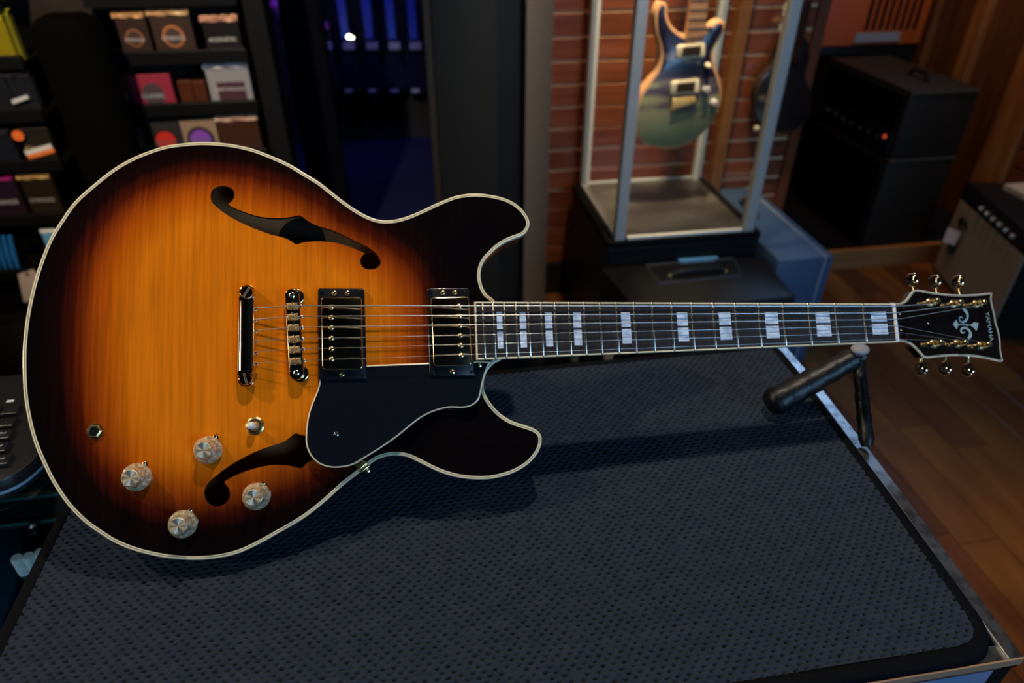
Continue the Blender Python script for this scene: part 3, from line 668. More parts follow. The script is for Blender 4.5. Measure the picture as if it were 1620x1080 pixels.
part(tiltz(mb), 'pearl_leaves', PRL, hd, smooth=False)
tx = HP(842, 515)
textmesh('lettering', 'YAMAHA', PRL, 9.0, hd, (tx[0], tx[1], hz(tx[0], .25)), (0, math.atan(TL), 0), 0)
lo = bpy.data.objects['lettering']; lo.rotation_euler = (Matrix.Rotation(math.atan(TL), 3, 'Y')@Matrix.Rotation(-PI/2+.06, 3, 'Z')).to_euler(); lo.scale = (.94, 1.0, 1)
trc = [(1421, 486), (1438, 491), (1470, 502), (1472, 518), (1440, 527), (1424, 530)]
part(tiltz(MB().prism(rrect(gl(trc, HZ+1.5, TL), 2, 3), HZ, HZ+1.5, .5)), 'truss_rod_cover', HEADB, hd, smooth=False, label='small black cover plate behind the nut')
for q in ((1424, 496), (1469, 511), (1426, 522)):
    x, y = GL(*q, HZ+2, TL); o = screwhead(x, y, hz(x, 1.4), 1.3, GOLD, hd, 'cover_screw', h=.8)
TUN = [((1475.5, 477.5), 1, (1450, 447)), ((1512.4, 480), 1, (1490, 450)), ((1549, 480), 1, (1516, 452)), ((1481.5, 543), -1, (1467.5, 583)), ((1519.5, 543), -1, (1505, 583)), ((1556, 546), -1, (1541, 584))]
posts = []
for (q, sg, bq) in TUN:
    x, y = GL(*q, HZ+4, TL); z0 = hz(x, 0); posts.append((x, y, z0+5))
    tnr = part(MB().lathe([(5.2, z0), (5.4, z0+1.2), (4.2, z0+2.2), (3.4, z0+2.6), (3.4, z0+3)], x, y, 0, 20), 'tuner', GOLD)
    mb = MB(); mb.lathe([(3.0, z0+2), (3.0, z0+6), (2.3, z0+6.4), (2.3, z0+10.5), (3.1, z0+11), (3.1, z0+13), (2.4, z0+13.6), (.2, z0+13.4)], x, y, 0, 18)
    mb.tube([(x-4.5, y+1*sg, z0+7), (x, y+3.4*sg, z0+6.6), (x+4, y, z0+7), (x, y-3.6*sg, z0+8), (x-4, y, z0+8.4), (x+2, y+2, z0+9)], .7, 6); part(mb, 'tuner_post', GOLD, tnr)
    bx, by = GL(*bq, -22); bx, by = float(x-4), float(y+sg*(29 if sg > 0 else 25)); zb = z0-22
    part(MB().box(x-7, x+7, y-8, y+8, z0-21, z0-13.2, 1.5), 'tuner_housing', GOLDD, tnr)
    part(MB().tube([(x-2, y+sg*6, z0-17), (bx, by-sg*6, z0-18)], [2.6, 2.0], 12), 'tuner_shaft', GOLD, tnr)
    mb = MB(); mm = Matrix.Rotation(sg*-PI/2, 3, 'X')@Matrix.Scale(.62, 3, Vector((1, 0, 0)))
    mb.lathe([(3, -7), (6.5, -5), (8.6, 0), (8.2, 5), (5.5, 8.5), (1, 9.5)], bx, by, z0-18, 20, mm); part(mb, 'tuner_button', GOLDD, tnr, sharp=60)
# strings: tailpiece -> saddle -> nut -> post
nuty = np.linspace(edge(0, 1)-3.4, edge(0, -1)+3.4, 6)
order = [0, 1, 2, 5, 4, 3]
tuy = [posts[0], posts[1], posts[2], posts[5], posts[4], posts[3]]
for k in range(6):
    a = GL(*tail[k], -1); c0 = GL(*brg[k], BZ); p = tuy[k]
    pts = [(a[0]-3, a[1], -2), (a[0], a[1], -1.2), (c0[0], c0[1], BZ), (0, nuty[k], 1.5), (3.4, nuty[k], 1.2), (p[0]-1, p[1]-(2.6 if k < 3 else -2.6), p[2]+2)]
    part(MB().tube(pts, gau[k], 8), 'guitar_string', WOUND if k < 3 else STEELS, sharp=60)
    part(MB().lathe([(1.3, -1.5), (1.3, 1.2), (.5, 1.6)], a[0]-.3, a[1]-1.2, -2.5, 10), 'string_ferrule', NICK, tpo)
# knobs
KM = mat('clear_gold_knob', (.42, .31, .17), .25, .35, coat=1, noise=((260, 260, 260), (.88, .74, .48), .4, .62))
CAPM = mat('brushed_cap', (.92, .87, .70), .46, 1.0, aniso=.75)
ntc = CAPM.node_tree; tg_ = ntc.nodes.new('ShaderNodeTangent'); tg_.direction_type = 'RADIAL'; tg_.axis = 'Z'; ntc.links.new(tg_.outputs[0], ntc.nodes['Principled BSDF'].inputs['Tangent'])
NUMW = mat('white_numerals', (.80, .74, .60), .5)
first = None
for kx, ky in ((328.8, 711.5), (215.5, 754.4), (286, 830), (404, 785.6)):
    x, y = GL(kx, ky, -8); z0 = float(arch(dist(np.array([[x, y]]), B0))[0])+.4
    if first is None:
        kn = MB().lathe([(12.6, 0), (12.9, 1), (12.7, 3.2), (12.1, 4.2), (9.6, 7.2), (8.9, 8.5), (8.4, 14.6), (8.0, 15.6), (7.4, 15.8), (7.2, 15.5), (.1, 15.5)], 0, 0, 0, 48).build('control_knob', KM, g, smooth=True, sharp=30)
        first = kn
        cp = MB().lathe([(7.15, 15.5), (7.15, 16.0), (6.9, 16.2), (.1, 15.9)], 0, 0, 0, 48).build('knob_cap', CAPM, kn, smooth=True, sharp=30); cp['label'] = 'brushed metal cap'
        for d_ in range(11):
            t = math.radians(200-d_*29); tmo = textmesh('numeral', str((d_+8) % 11), NUMW, 3.6, kn, (11.0*math.cos(t), 11.0*math.sin(t), 5.75))
            tmo.rotation_euler = (Matrix.Rotation(t, 3, 'Z')@Matrix.Rotation(math.radians(46), 3, 'Y')@Matrix.Rotation(PI/2, 3, 'Z')).to_euler()
        kids = [cp]+[o_ for o_ in kn.children if o_ is not cp]
    else:
        kn = first.copy(); COL.objects.link(kn); kn.parent = g
        for ch in set(kids): c2 = ch.copy(); COL.objects.link(c2); c2.parent = kn
    kn.location = (x/1000, y/1000, z0/1000)
    kn.rotation_euler = (0, 0, random.uniform(-.3, .3))
    a = math.radians(62); px_, py_ = x+13.5*math.cos(a), y+13.5*math.sin(a)
    mb = MB(); mb.prism([(px_-3, py_-3.5), (px_+3.2, py_-2), (px_+1.2, py_+3.6)], z0-.2, z0+1.0, .3); mb.lathe([(2.2, z0), (1.5, z0+2.2), (.3, z0+2.8)], px_, py_, 0, 10)
    part(mb, 'knob_pointer', GOLDD, sharp=30)
# toggle switch and jack
x, y = GL(403, 673.6, -9); z0 = -11.2
sw = part(MB().lathe([(8.4, z0), (8.4, z0+1.2), (7.4, z0+1.8), (6.4, z0+1.6), (6.2, z0+3.4), (4.6, z0+3.6), (4.2, z0+2.4), (.2, z0+2.4)], x, y, 0, 32), 'toggle_switch', GOLD)
part(MB().tube([(x, y, z0+2), (x-1.2, y+.3, z0+7)], [1.3, 1.3], 10), 'switch_lever', NICK, sw)
part(MB().tube([(x-.9, y+.2, z0+4.5), (x-1.1, y+.25, z0+6), (x-1.5, y+.3, z0+9), (x-1.9, y+.4, z0+11.5), (x-2.1, y+.45, z0+12.8), (x-2.2, y+.5, z0+13.4)], [1.8, 2.8, 3.6, 3.4, 2.4, .7], 18), 'switch_tip', WHITEP, sw, sharp=80, label='white switch tip')
x, y = GL(152.3, 681.5, -14); z0 = float(arch(dist(np.array([[x, y]]), B0))[0])
jk = part(MB().lathe([(7.0, z0), (7.0, z0+.8), (6.2, z0+1.0), (5.9, z0+3.0), (5.2, z0+3.4), (4.0, z0+3.3)], x, y, 0, 6), 'jack_socket', GOLD, smooth=False)
part(MB().lathe([(7.1, z0), (7.1, z0+.9), (6.0, z0+1.1)], x, y, 0, 32), 'jack_washer', GOLD, jk)
part(MB().lathe([(4.6, z0+3.3), (4.6, z0+3.9), (3.2, z0+4.2), (3.1, z0+3.4)], x, y, 0, 24), 'jack_ring', NICK, jk)
part(MB().lathe([(3.2, z0+3.45), (3.2, z0+3.6)], x, y, 0, 20), 'jack_hole', BLACKL, jk, smooth=False)

# ================================================================== NECK REST
nr = empty('neck_rest', (480, 585, HG), 'folding black padded neck rest with white rubber top holding the guitar neck', 'stand')
hub = np.array([488., 588., -458.]); capc = atY(1366, 549, 590)
hub = np.array([capc[0], capc[1]+6, capc[2]-16])
f1 = np.array([406, 586, HM+15]); f2 = np.array([497.5, 516, HG+8]); f3 = np.array([470, 700, HM+8])
def leg(a, b_, r0, r1, name):
    pts = [a+(b_-a)*t for t in np.linspace(0, 1, 14)]; rr = []
    for i, t in enumerate(np.linspace(0, 1, 14)): rr.append((r0+(r1-r0)*t)*(1+.07*math.sin(i*2.3)))
    rr[-1] *= .75
    return inpar(MB().tube([tuple(p) for p in pts], rr, 16).build(name, PAD, world=True, smooth=True, sharp=70), nr)
leg(hub+np.array([-3, 0, -4]), f1, 13, 17, 'leg'); leg(hub+np.array([3, 0, -4]), f2, 7, 8.5, 'leg')
inpar(MB().lathe([(10, -10), (12, -6), (11, 0)], *hub, 20).build('joint', PAD, world=True, smooth=True), nr)
mm = Matrix.Rotation(.15, 3, 'X')@Matrix.Diagonal((.95, .72, .62))
o = inpar(MB().lathe([(4, -6), (10, -5), (12, -1), (11.5, 3), (8, 6), (2, 7)], hub[0], hub[1]-2, hub[2]+10, 24, mm).build('rubber_cap', RUBW, world=True, smooth=True, sharp=70), nr); o['label'] = 'whitish rubber cap under the neck'

# ================================================================== KEYBOARD
KB = mat('keyboard_black', (.012, .012, .013), .35); KEY = mat('key_black', (.014, .014, .016), .32); KW = mat('key_print', (.55, .58, .62), .5)
kb = empty('computer_keyboard', (-600, 680, HG), 'black computer keyboard at the left edge of the counter', 'keyboard')
kr = rrect([(-980, 596), (-452, 596), (-428, 640), (-470, 800), (-980, 800)], 24, 6)
inpar(MB().prism(kr, HG+6, HG+21, 3).build('case', KB, world=True, smooth=True), kb)
inpar(MB().prism(offset(kr if area2(kr) > 0 else kr[::-1], 3), HG, HG+6).build('underside', mat('pale_underside', (.30, .42, .50), .4), world=True), kb)
for r_, yy in enumerate((628, 650, 672, 694, 717)):
    for k in range(6):
        x1 = -462-r_*5-k*22+(6 if r_ == 0 else 0); x0 = x1-19.5
        kk = inpar(MB().prism([(x0, yy-8.5), (x1, yy-8.5), (x1-1, yy+8.5), (x0+1, yy+8.5)], HG+20, HG+27.5, 2.2).build('key', KEY, world=True, smooth=True), kb)
        if k < 3 and r_ < 4:
            t_ = textmesh('key_print', random.choice(('End', 'Del', '3', '6', '9', '.')), KW, 5, kk, ((x0+x1)/2, yy, HG+27.8), world=True); t_.location = Vector(((x0+x1)/2, yy, HG+27.8+CAMZ))/1000
p = atZ(16, 634, HG+22)
inpar(MB().box(p[0]-4, p[0]+4, p[1]-2, p[1]+2, HG+21, HG+22).build('status_label', mat('white_label', (.75, .78, .85), .4), world=True), kb)

# ================================================================== SHOWCASE WITH GUITAR
sc = empty('glass_showcase', (888, 2200, -1500), 'tall glass showcase with steel corner posts on a black plinth', 'display case')
def inp(mb, name, m_, root, smooth=False, label=None, sharp=35):
    o = inpar(mb.build(name, m_, world=True, smooth=smooth, sharp=sharp), root)
    if label: o['label'] = label
    return o
X0, X1, Y0, Y1, ZP = 627, 1152, 1950, 2460, -1000
inp(MB().box(X0, X1, Y0, Y1, -1500, ZP-28, 4), 'plinth', BLKVIN, sc, label='black plinth')
inp(MB().box(X0-2, X1+2, Y0-2, Y1+2, ZP-28, ZP-4, 4), 'plinth_top', BLACKM, sc)
STEELD = mat('case_floor_steel', (.17, .155, .13), .38, .6, noise=((5, 9, 6), (.085, .07, .055), .38, .62))
inp(MB().box(X0+22, X1-22, Y0+20, Y1-20, ZP-4, ZP+1), 'case_floor', STEELD, sc, label='brushed metal case floor')
POST = mat('satin_steel_post', (.50, .50, .48), .42, .15)
for x_, y_, sx in ((X0+40, Y0+6, 34), (X1-40, Y0+6, 34), (X0+40, Y1-40, 30), (X1-40, Y1-40, 30)):
    inp(MB().box(x_-sx/2, x_+sx/2, y_, y_+30, ZP-2, 1100, 3), 'corner_post', POST, sc)
inp(MB().box(X0+65, X1-65, Y0+4, Y0+14, ZP, ZP+9, 1), 'bottom_rail', mat('bright_rail', (.95, .93, .80), .4), sc)
inp(MB().box(X0+26, X0+34, Y0+20, Y1-40, ZP, ZP+8, 1), 'bottom_rail', POST, sc)
inp(MB().box(X1-34, X1-26, Y0+20, Y1-40, ZP, ZP+8, 1), 'bottom_rail', BLACKM, sc)
inp(MB().box(X0+50, X1-50, Y1-24, Y1-16, ZP, ZP+8, 1), 'bottom_rail', POST, sc)
inp(MB().box(X0+20, X1-20, Y0+2, Y1-8, 1100, 1106), 'glass_roof', PANE, sc)
for b_ in ((X0+57, X1-57, Y0+16, Y0+20), (X0+57, X1-57, Y1-22, Y1-18), (X0+38, X0+42, Y0+36, Y1-40), (X1-42, X1-38, Y0+36, Y1-40)):
    inp(MB().box(*b_, ZP+9, 1100), 'glass_pane', PANE, sc)
GY = 2200
BG = [(1047, 2), (1038, 16), (1036, 32), (1038, 50), (1044, 72), (1045, 90), (1040, 110), (1028, 128), (1013, 150), (1006, 175), (1004, 200), (1008, 217), (1022, 229), (1042, 235), (1062, 236),
      (1085, 230), (1108, 215), (1128, 192), (1140, 165), (1142, 140), (1137, 120), (1130, 100), (1129, 80), (1138, 62), (1147, 46), (1147, 36), (1140, 32), (1128, 38), (1117, 50), (1110, 56),
      (1083, 56), (1070, 48), (1060, 36), (1056, 20), (1056, 8)]
def PXZ(pts, Y=GY): return np.array([[atY(x_, y_, Y)[0], atY(x_, y_, Y)[2]] for x_, y_ in pts])
hg = empty('electric_guitar', (907, GY+20, -560), 'blue to green faded double cutaway electric guitar hanging inside the showcase', 'guitar')
def vert(poly, y0, y1, name, m_, root, ch=0, label=None, sharp=35):
    mb = MB(); mb.prism(poly, -y1, -y0, ch); mb.v = [(a_, -c_, b_) for a_, b_, c_ in mb.v]; return inp(mb, name, m_, root, True, label, sharp)
BB = crom(PXZ(BG), True, 8)
fd = bpy.data.materials.new('blue_green_fade'); fd.use_nodes = True; nt = fd.node_tree; b = nt.nodes['Principled BSDF']
tc = nt.nodes.new('ShaderNodeTexCoord'); sp_ = nt.nodes.new('ShaderNodeSeparateXYZ'); nz = nt.nodes.new('ShaderNodeTexNoise'); nz.inputs['Scale'].default_value = 9; nz.inputs['Detail'].default_value = 3
mp = nt.nodes.new('ShaderNodeMapping'); mp.inputs['Scale'].default_value = (.7, 1, 3.2); nt.links.new(tc.outputs['Object'], mp.inputs[0]); nt.links.new(mp.outputs[0], nz.inputs['Vector'])
nt.links.new(tc.outputs['Object'], sp_.inputs[0])
a_ = nt.nodes.new('ShaderNodeMath'); a_.operation = 'MULTIPLY_ADD'; a_.inputs[1].default_value = -2.5; nt.links.new(sp_.outputs['Z'], a_.inputs[0]); a_.inputs[2].default_value = 2.5*(CAMZ-380)/1000-.02
b2 = nt.nodes.new('ShaderNodeMath'); b2.operation = 'MULTIPLY_ADD'; b2.inputs[1].default_value = 1.0; nt.links.new(nz.outputs[0], b2.inputs[0]); nt.links.new(a_.outputs[0], b2.inputs[2])
c2_ = nt.nodes.new('ShaderNodeMath'); c2_.operation = 'SUBTRACT'; c2_.inputs[1].default_value = .46; nt.links.new(b2.outputs[0], c2_.inputs[0])
rp = nt.nodes.new('ShaderNodeValToRGB'); el = rp.color_ramp.elements
for k, (p_, cc) in enumerate(((.0, (.006, .005, .022)), (.32, (.016, .010, .030)), (.55, (.105, .085, .10)), (.75, (.27, .27, .15)), (1.0, (.25, .28, .14)))):
    e_ = el[k] if k < 2 else el.new(p_); e_.position = p_; e_.color = (*cc, 1)
nt.links.new(c2_.outputs[0], rp.inputs[0]); nt.links.new(rp.outputs[0], b.inputs['Base Color']); b.inputs['Roughness'].default_value = .3; b.inputs['Coat Weight'].default_value = .3
vert(BB, GY, GY+40, 'body', mat('natural_maple_edge', (.62, .32, .15), .35), hg, 3)
BBi = offset(BB if area2(BB) > 0 else BB[::-1], 9); bo = vert(BBi, GY-3, GY+2, 'body_top', fd, hg, 2, 'deep blue top fading to pale green')
bo2 = bo
CRP = mat('cream_plastic', (.80, .68, .46), .4)
for (x0, y0), (dx, dy) in (((1070, 68), (44, 22)), ((1061, 125), (44, 22))):
    Q = PXZ([(x0, y0+3), (x0+dx, y0-2), (x0+dx-1, y0+dy), (x0-2, y0+dy+2)]); Q = rrect(Q, 9, 3); rr_ = vert(Q, GY-11, GY-3, 'pickup_ring', CRP, hg, 2)
    Q = PXZ([(x0+8, y0+6), (x0+dx-8, y0+3), (x0+dx-9, y0+dy-5), (x0+7, y0+dy-3)]); vert(Q, GY-15, GY-10, 'pickup_cover', mat('dark_bronze', (.08, .05, .03), .3, .6), rr_) if False else vert(Q, GY-15, GY-10, 'pickup', mat('dark_bronze', (.08, .05, .03), .3, .6), hg)
vert(PXZ([(1062, 154), (1097, 151), (1100, 160), (1060, 174)]), GY-14, GY-3, 'bridge', mat('brass_bridge', (.80, .52, .18), .4, .4), hg, 2)
for q in ((1118, 142), (1130, 163)):
    p = atY(*q, GY-10); mm = Matrix.Rotation(PI/2, 3, 'X'); inp(MB().lathe([(13, 0), (13, 8), (9, 18), (.5, 19)], p[0], GY-3, p[2], 20, mm), 'control_knob', mat('clear_knob', (.65, .60, .60), .2, .3), hg, True)
p = atY(1120, 104, GY-10); inp(MB().lathe([(9, 0), (9, 3), (5, 22), (.5, 24)], p[0], GY-3, p[2], 16, Matrix.Rotation(PI/2, 3, 'X')), 'switch', CRP, hg, True)
ROSE = mat('rosewood_board', (.42, .22, .12), .5)
nkp = PXZ([(1083, 66), (1111, 64), (1120, -2), (1092, -2)]); d0 = (nkp[3]-nkp[0]); nk = np.array([nkp[0], nkp[1], nkp[1]+(nkp[2]-nkp[1])*5.2, nkp[0]+d0*5.2])
vert(nk, GY-9, GY+12, 'neck', ROSE, hg)
for k in range(16):
    t = .22*k+.1; a0 = nk[0]+d0*t; b0_ = nk[1]+(nkp[2]-nkp[1])*t; vert([a0, b0_, b0_+(0, 2), a0+(0, 2)], GY-10.5, GY-9, 'fret', FRETM, hg)
for k in range(6):
    f_ = (k+.5)/6; a0 = nk[0]*(1-f_)+nk[1]*f_; b0_ = nk[3]*(1-f_)+nk[2]*f_; cx_ = PXZ([(1066+f_*28, 158)])[0]
    inp(MB().tube([(cx_[0], GY-17, cx_[1]), (a0[0], GY-14, a0[1]), (b0_[0], GY-11, b0_[1])], .8, 6), 'guitar_string', NICK, hg)
hs = np.array([nk[3]+(-14, 0), nk[2]+(14, 0), nk[2]+(30, 130), nk[3]+(-10, 170)]); vert(hs, GY-4, GY+12, 'headstock', MAHOG, hg, 2)
for q in ((1150, 40), (1120, 45)):
    p = atY(*q, GY-12)
inp(MB().lathe([(10, 0), (11, 10), (6, 14)], atY(1119, 46, GY)[0], GY-3, atY(1119, 46, GY)[2], 16, Matrix.Rotation(PI/2, 3, 'X')), 'strap_button', NICK, hg, True)
inp(MB().box(atY(1050, 0, GY)[0]-8, atY(1050, 0, GY)[0]+8, GY+5, GY+25, atY(1050, 0, GY)[2]-2, atY(1050, 0, GY)[2]+18, 3), 'strap_pin', NICK, hg)
# hanger that carries it
hy = nk[3][1]
tag(MB().tube([(940, 2300, hy/1.0+40), (938, GY+50, hy+40), (938, GY+14, hy+10)], 6, 8).build('guitar_hanger', NICK, world=True, smooth=True), 'steel guitar hanger at the top inside the showcase', 'hanger')
inpar(MB().box(900, 980, 2290, 2440, hy+20, hy+60, 2).build('hanger_bar', POST, world=True), sc)

# ================================================================== BLACK COVERED AMP, BLUE CASE
ZA = -1085
am = empty('covered_amplifier', (890, 1800, -1500), 'amplifier under a black vinyl cover in front of the showcase', 'amplifier')
Acx = [(603, 1940), (1172, 1940), (1146, 1655), (632, 1655)]
mb = MB(); mb.prism(rrect(Acx, 10, 4), -1500, ZA, 9); inp(mb, 'vinyl_cover', BLKVIN, am, True, sharp=60)
P = lambda x_, y_: atZ(x_, y_, ZA)[:2]
mb = MB(); fr_ = [P(1022, 420), P(1160, 409), P(1172, 436), P(1042, 449)]
for a0, b0_ in zip(fr_, fr_[1:]+fr_[:1]): mb.tube([(*a0, ZA+1), (*b0_, ZA+1)], 3.5, 6)
inp(mb, 'handle_opening', mat('opening_edge', (.035, .036, .036), .4), am)
mb = MB(); mb.prism([P(1042, 430), P(1152, 421), P(1160, 432), P(1050, 444)], ZA, ZA+1.5); inp(mb, 'handle_recess', BLACKL, am)
a0 = P(1060, 437); b0_ = P(1148, 429)
inp(MB().tube([(*a0, ZA+6), (*(a0*.8+b0_*.2), ZA+16), (*(a0*.5+b0_*.5), ZA+19), (*(a0*.2+b0_*.8), ZA+16), (*b0_, ZA+6)], [6, 8, 9, 8, 6], 10), 'handle', mat('glossy_strap', (.02, .02, .02), .25), am, True)
for q in (a0, b0_): inp(MB().lathe([(9, 0), (9, 5), (4, 9)], q[0], q[1], ZA+1, 14), 'handle_rivet', GOLD, am, True)
mb = MB(); mb.prism([P(1068, 405), P(1120, 402), P(1137, 407), P(1130, 413), P(1078, 417)], ZA+.5, ZA+1.6)
tag(mb.build('masking_tape', mat('blue_tape', (.08, .32, .75), .6), world=True), 'strip of blue masking tape on the black vinyl cover', 'tape')
TOL = mat('blue_tolex', (.055, .10, .19), .45, bump=((300, 300, 300), .4, .001))
bc = empty('blue_case', (1285, 2180, -1500), 'blue hard case with white piping standing beside the showcase', 'case')
inp(MB().box(1186, 1386, 1862, 2500-20, -1500, -1070, 7), 'case_body', TOL, bc, True)
WP = mat('white_piping', (.38, .42, .50), .5)
inp(MB().tube([(1355, 2470, -1069), (1355, 1860, -1069)], 3.2, 8), 'piping', WP, bc, True)
inp(MB().tube([(1355, 1861, -1069), (1348, 1861, -1500)], 3.2, 8), 'piping', WP, bc, True)
inp(MB().tube([(1262, 2330, -1070), (1262, 2300, -1045), (1262, 2210, -1045), (1262, 2180, -1070)], [8, 10, 10, 8], 10), 'handle', mat('black_handle', (.01, .01, .01), .25), bc, True)

# ================================================================== AMP STACK ON THE STEP
AMPB = mat('black_tolex', (.006, .0055, .007), .45, spec=.2, bump=((250, 250, 250), .4, .001)); AMPS = mat('amp_side_tolex', (.016, .012, .008), .5, spec=.2, bump=((250, 250, 250), .4, .001))
def boxamp(name, b_, label, cat, body, grille=None):
    t = empty(name, ((b_[0]+b_[1])/2, (b_[2]+b_[3])/2, b_[4]), label, cat)
    inp(MB().box(*b_, 8), 'cabinet', body, t, True); return t
lc = boxamp('speaker_cabinet', (1990, 2300, 2515, 3120, -1412, -1002), 'low black speaker cabinet on the wooden step', 'speaker cabinet', AMPS)
inp(MB().box(1982, 1992, 2545, 3090, -1385, -1030, 1), 'grille', BLACKM, lc)
hd2 = boxamp('amplifier_head', (1995, 2300, 2515, 3110, -1000, -728), 'black amplifier head on top of the low black cabinet', 'amplifier', AMPS)
inp(MB().box(1987, 1997, 2540, 3090, -890, -750, 1), 'grille', BLACKM, hd2)
inp(MB().box(1985, 1997, 2540, 3090, -985, -900, 1), 'control_panel', mat('control_panel', (.012, .012, .018), .3), hd2)
for k in range(7): inp(MB().lathe([(12, 0), (10, 14), (1, 15)], 1985, 2620+k*65, -942, 12, Matrix.Rotation(-PI/2, 3, 'Y')), 'dial', BLKP, hd2)
inp(MB().lathe([(8, 0), (7, 5), (1, 6)], 1985, 2575, -925, 10, Matrix.Rotation(-PI/2, 3, 'Y')), 'pilot_light', mat('red_pilot', (.5, .02, .01), .4, emit=(1, .12, .06), es=.5), hd2)
inp(MB().tube([(2150, 2760, -728), (2150, 2740, -700), (2150, 2660, -700), (2150, 2640, -728)], 9, 8), 'handle', BLKP, hd2, True)
oc = boxamp('speaker_cabinet', (1960, 2520, 3240, 3500, -1412, -706), 'tall dark cabinet behind the amplifier stack carrying the orange amplifier', 'speaker cabinet', AMPB)
inp(MB().box(1990, 2490, 3232, 3242, -1380, -740, 1), 'grille', BLACKM, oc)
ORG = mat('orange_tolex', (.34, .065, .006), .5, bump=((250, 250, 250), .3, .001))
oa = boxamp('orange_amplifier', (1960, 2520, 3230, 3480, -704, -330), 'orange amplifier with dark vent slots above the black amplifier head', 'amplifier', ORG)
for k in range(8): inp(MB().box(2205+k*36, 2222+k*36, 3226, 3232, -640, -480), 'vent_slot', BLACKM, oa)
lb = [atY(x_, y_, 3225) for x_, y_ in ((1364, 70), (1462, 64), (1452, 45), (1364, 48))]
inp(MB().box(2165, 2400, 3222, 3230, -690, -650), 'name_plate', mat('pale_plate', (.22, .26, .30), .4), oa)
TANL = mat('tan_piping', (.10, .08, .05), .5)
inp(MB().box(1998, 2298, 2512, 2517, -738, -732), 'piping', TANL, hd2); inp(MB().box(1993, 2298, 2512, 2517, -1013, -1007), 'piping', TANL, lc)
# silver front combo
sa = empty('combo_amplifier', (2330, 2180, -1500), 'black combo amplifier with grey grille cloth and white hang tag', 'amplifier')
A = np.array([2316., 2429.]); B = np.array([2190., 1945.]); dv = (B-A)/np.linalg.norm(B-A); nv = np.array([-dv[1], dv[0]])
if nv[0] < 0: nv = -nv
def AP(t, d_): return A+dv*t+nv*d_
LA = 560
inp(MB().prism([AP(0, 0), AP(LA, 0), AP(LA, 240), AP(0, 240)], -1500, -1085, 6), 'cabinet', AMPB, sa, True)
inp(MB().prism([AP(14, -5), AP(LA-14, -5), AP(LA-14, 2), AP(14, 2)], -1485, -1160), 'grille_cloth', mat('grey_grille_cloth', (.42, .38, .32), .8, noise=((900, 900, 900), (.28, .25, .21), .4, .6)), sa)
inp(MB().prism([AP(10, -4), AP(LA-10, -4), AP(LA-10, 2), AP(10, 2)], -1155, -1098), 'control_panel', mat('panel_black', (.012, .013, .016), .3), sa)
for k in range(6):
    q = AP(190+k*50, -4); mm = Matrix.Rotation(math.atan2(nv[1], nv[0]), 3, 'Z')@Matrix.Rotation(-PI/2, 3, 'Y')
    inp(MB().lathe([(11, 0), (11, 7), (8, 16), (1, 17)], q[0], q[1], -1128, 14, mm), 'dial', mat('dial_metal', (.30, .29, .26), .35, .7), sa, True)
q = AP(95, -9)
mb = MB(); mb.v = []; th_ = np.linspace(0, 2*PI, 20)[:-1]
e1 = [AP(95+38*math.cos(t), -8) for t in th_]; mb.add([(p_[0], p_[1], -1330+48*math.sin(t)) for p_, t in zip(e1, th_)]+[(p_[0]-4, p_[1], -1330+48*math.sin(t)) for p_, t in zip(e1, th_)], [tuple(range(19)), tuple(range(37, 18, -1))]+[(i, (i+1) % 19, 19+(i+1) % 19, 19+i) for i in range(19)])
tag(mb.build('hang_tag', mat('green_tag', (.015, .05, .035), .5), world=True), 'round dark green tag hanging on the grey grille behind the white one', 'tag')
mb = MB(); p0 = AP(95, -52); p1 = p0+np.array([36., -36.]); mb.add([(*p0, -1320), (*p1, -1325), (*p1, -1262), (*p0, -1256), (p0[0]-2, p0[1], -1320), (p1[0]-2, p1[1], -1325), (p1[0]-2, p1[1], -1262), (p0[0]-2, p0[1], -1256)], [(0, 1, 2, 3), (7, 6, 5, 4), (0, 1, 5, 4), (2, 3, 7, 6), (1, 2, 6, 5), (3, 0, 4, 7)])
tag(mb.build('hang_tag', mat('white_tag', (.9, .85, .82), .6), world=True), 'white square paper tag hanging on the grey grille cloth', 'tag')
mb = MB(); q0 = AP(70, -8); q1 = AP(150, -8); mb.tube([(*q0, -1230), (*AP(90, -8), -1215), (*AP(100, -8), -1250), (*AP(130, -8), -1222), (*q1, -1235)], [6, 16, 8, 18, 6], 8)
inp(mb, 'badge', BLKP, sa, True)
CRW = mat('cream_cloth', (.40, .36, .26), .7)
o = MB().box(2400, 2520, 2080, 2330, -1084, -1062, 5).build('folded_cloth', CRW, world=True); tag(o, 'folded cream cloth on top of the combo amplifier', 'cloth')

# dark guitar hanging by the showcase
dg_ = empty('dark_guitar', (1480, 2440, -700), 'black guitar with cream fittings hanging in the dark right of the showcase', 'guitar')
DP = crom(PXZ([(1196, 180), (1195, 150), (1203, 128), (1218, 110), (1232, 80), (1250, 55), (1275, 60), (1282, 90), (1275, 120), (1284, 150), (1280, 185), (1262, 205), (1225, 208), (1206, 198)], 2420), True, 10)
vert(DP, 2420, 2460, 'body', mat('gloss_black', (.010, .010, .012), .2, coat=1), dg_, 4)
for (a0, b0_) in (((1234, 50), (1240, 30)), ((1240, 18), (1247, 3))):
    p, q_ = atY(*a0, 2415), atY(*b0_, 2415); inp(MB().tube([tuple(p), tuple((p+q_)/2), tuple(q_)], [5, 9, 5], 10), 'cream_button', CRP, dg_, True)
p = atY(1240, 26, 2412); inp(MB().lathe([(8, -12), (14, -6), (14, 6), (8, 12)], *p, 14), 'chrome_mount', NICK, dg_, True)
p = atY(1197, 203, 2412); inp(MB().lathe([(3, -11), (11, -4), (11, 4), (3, 11)], *p, 16), 'cream_button', CRP, dg_, True)
nkd = PXZ([(1240, 100), (1262, 98), (1285, 0), (1268, 0)], 2416); vert(nkd, 2412, 2440, 'neck', MAHOG, dg_)

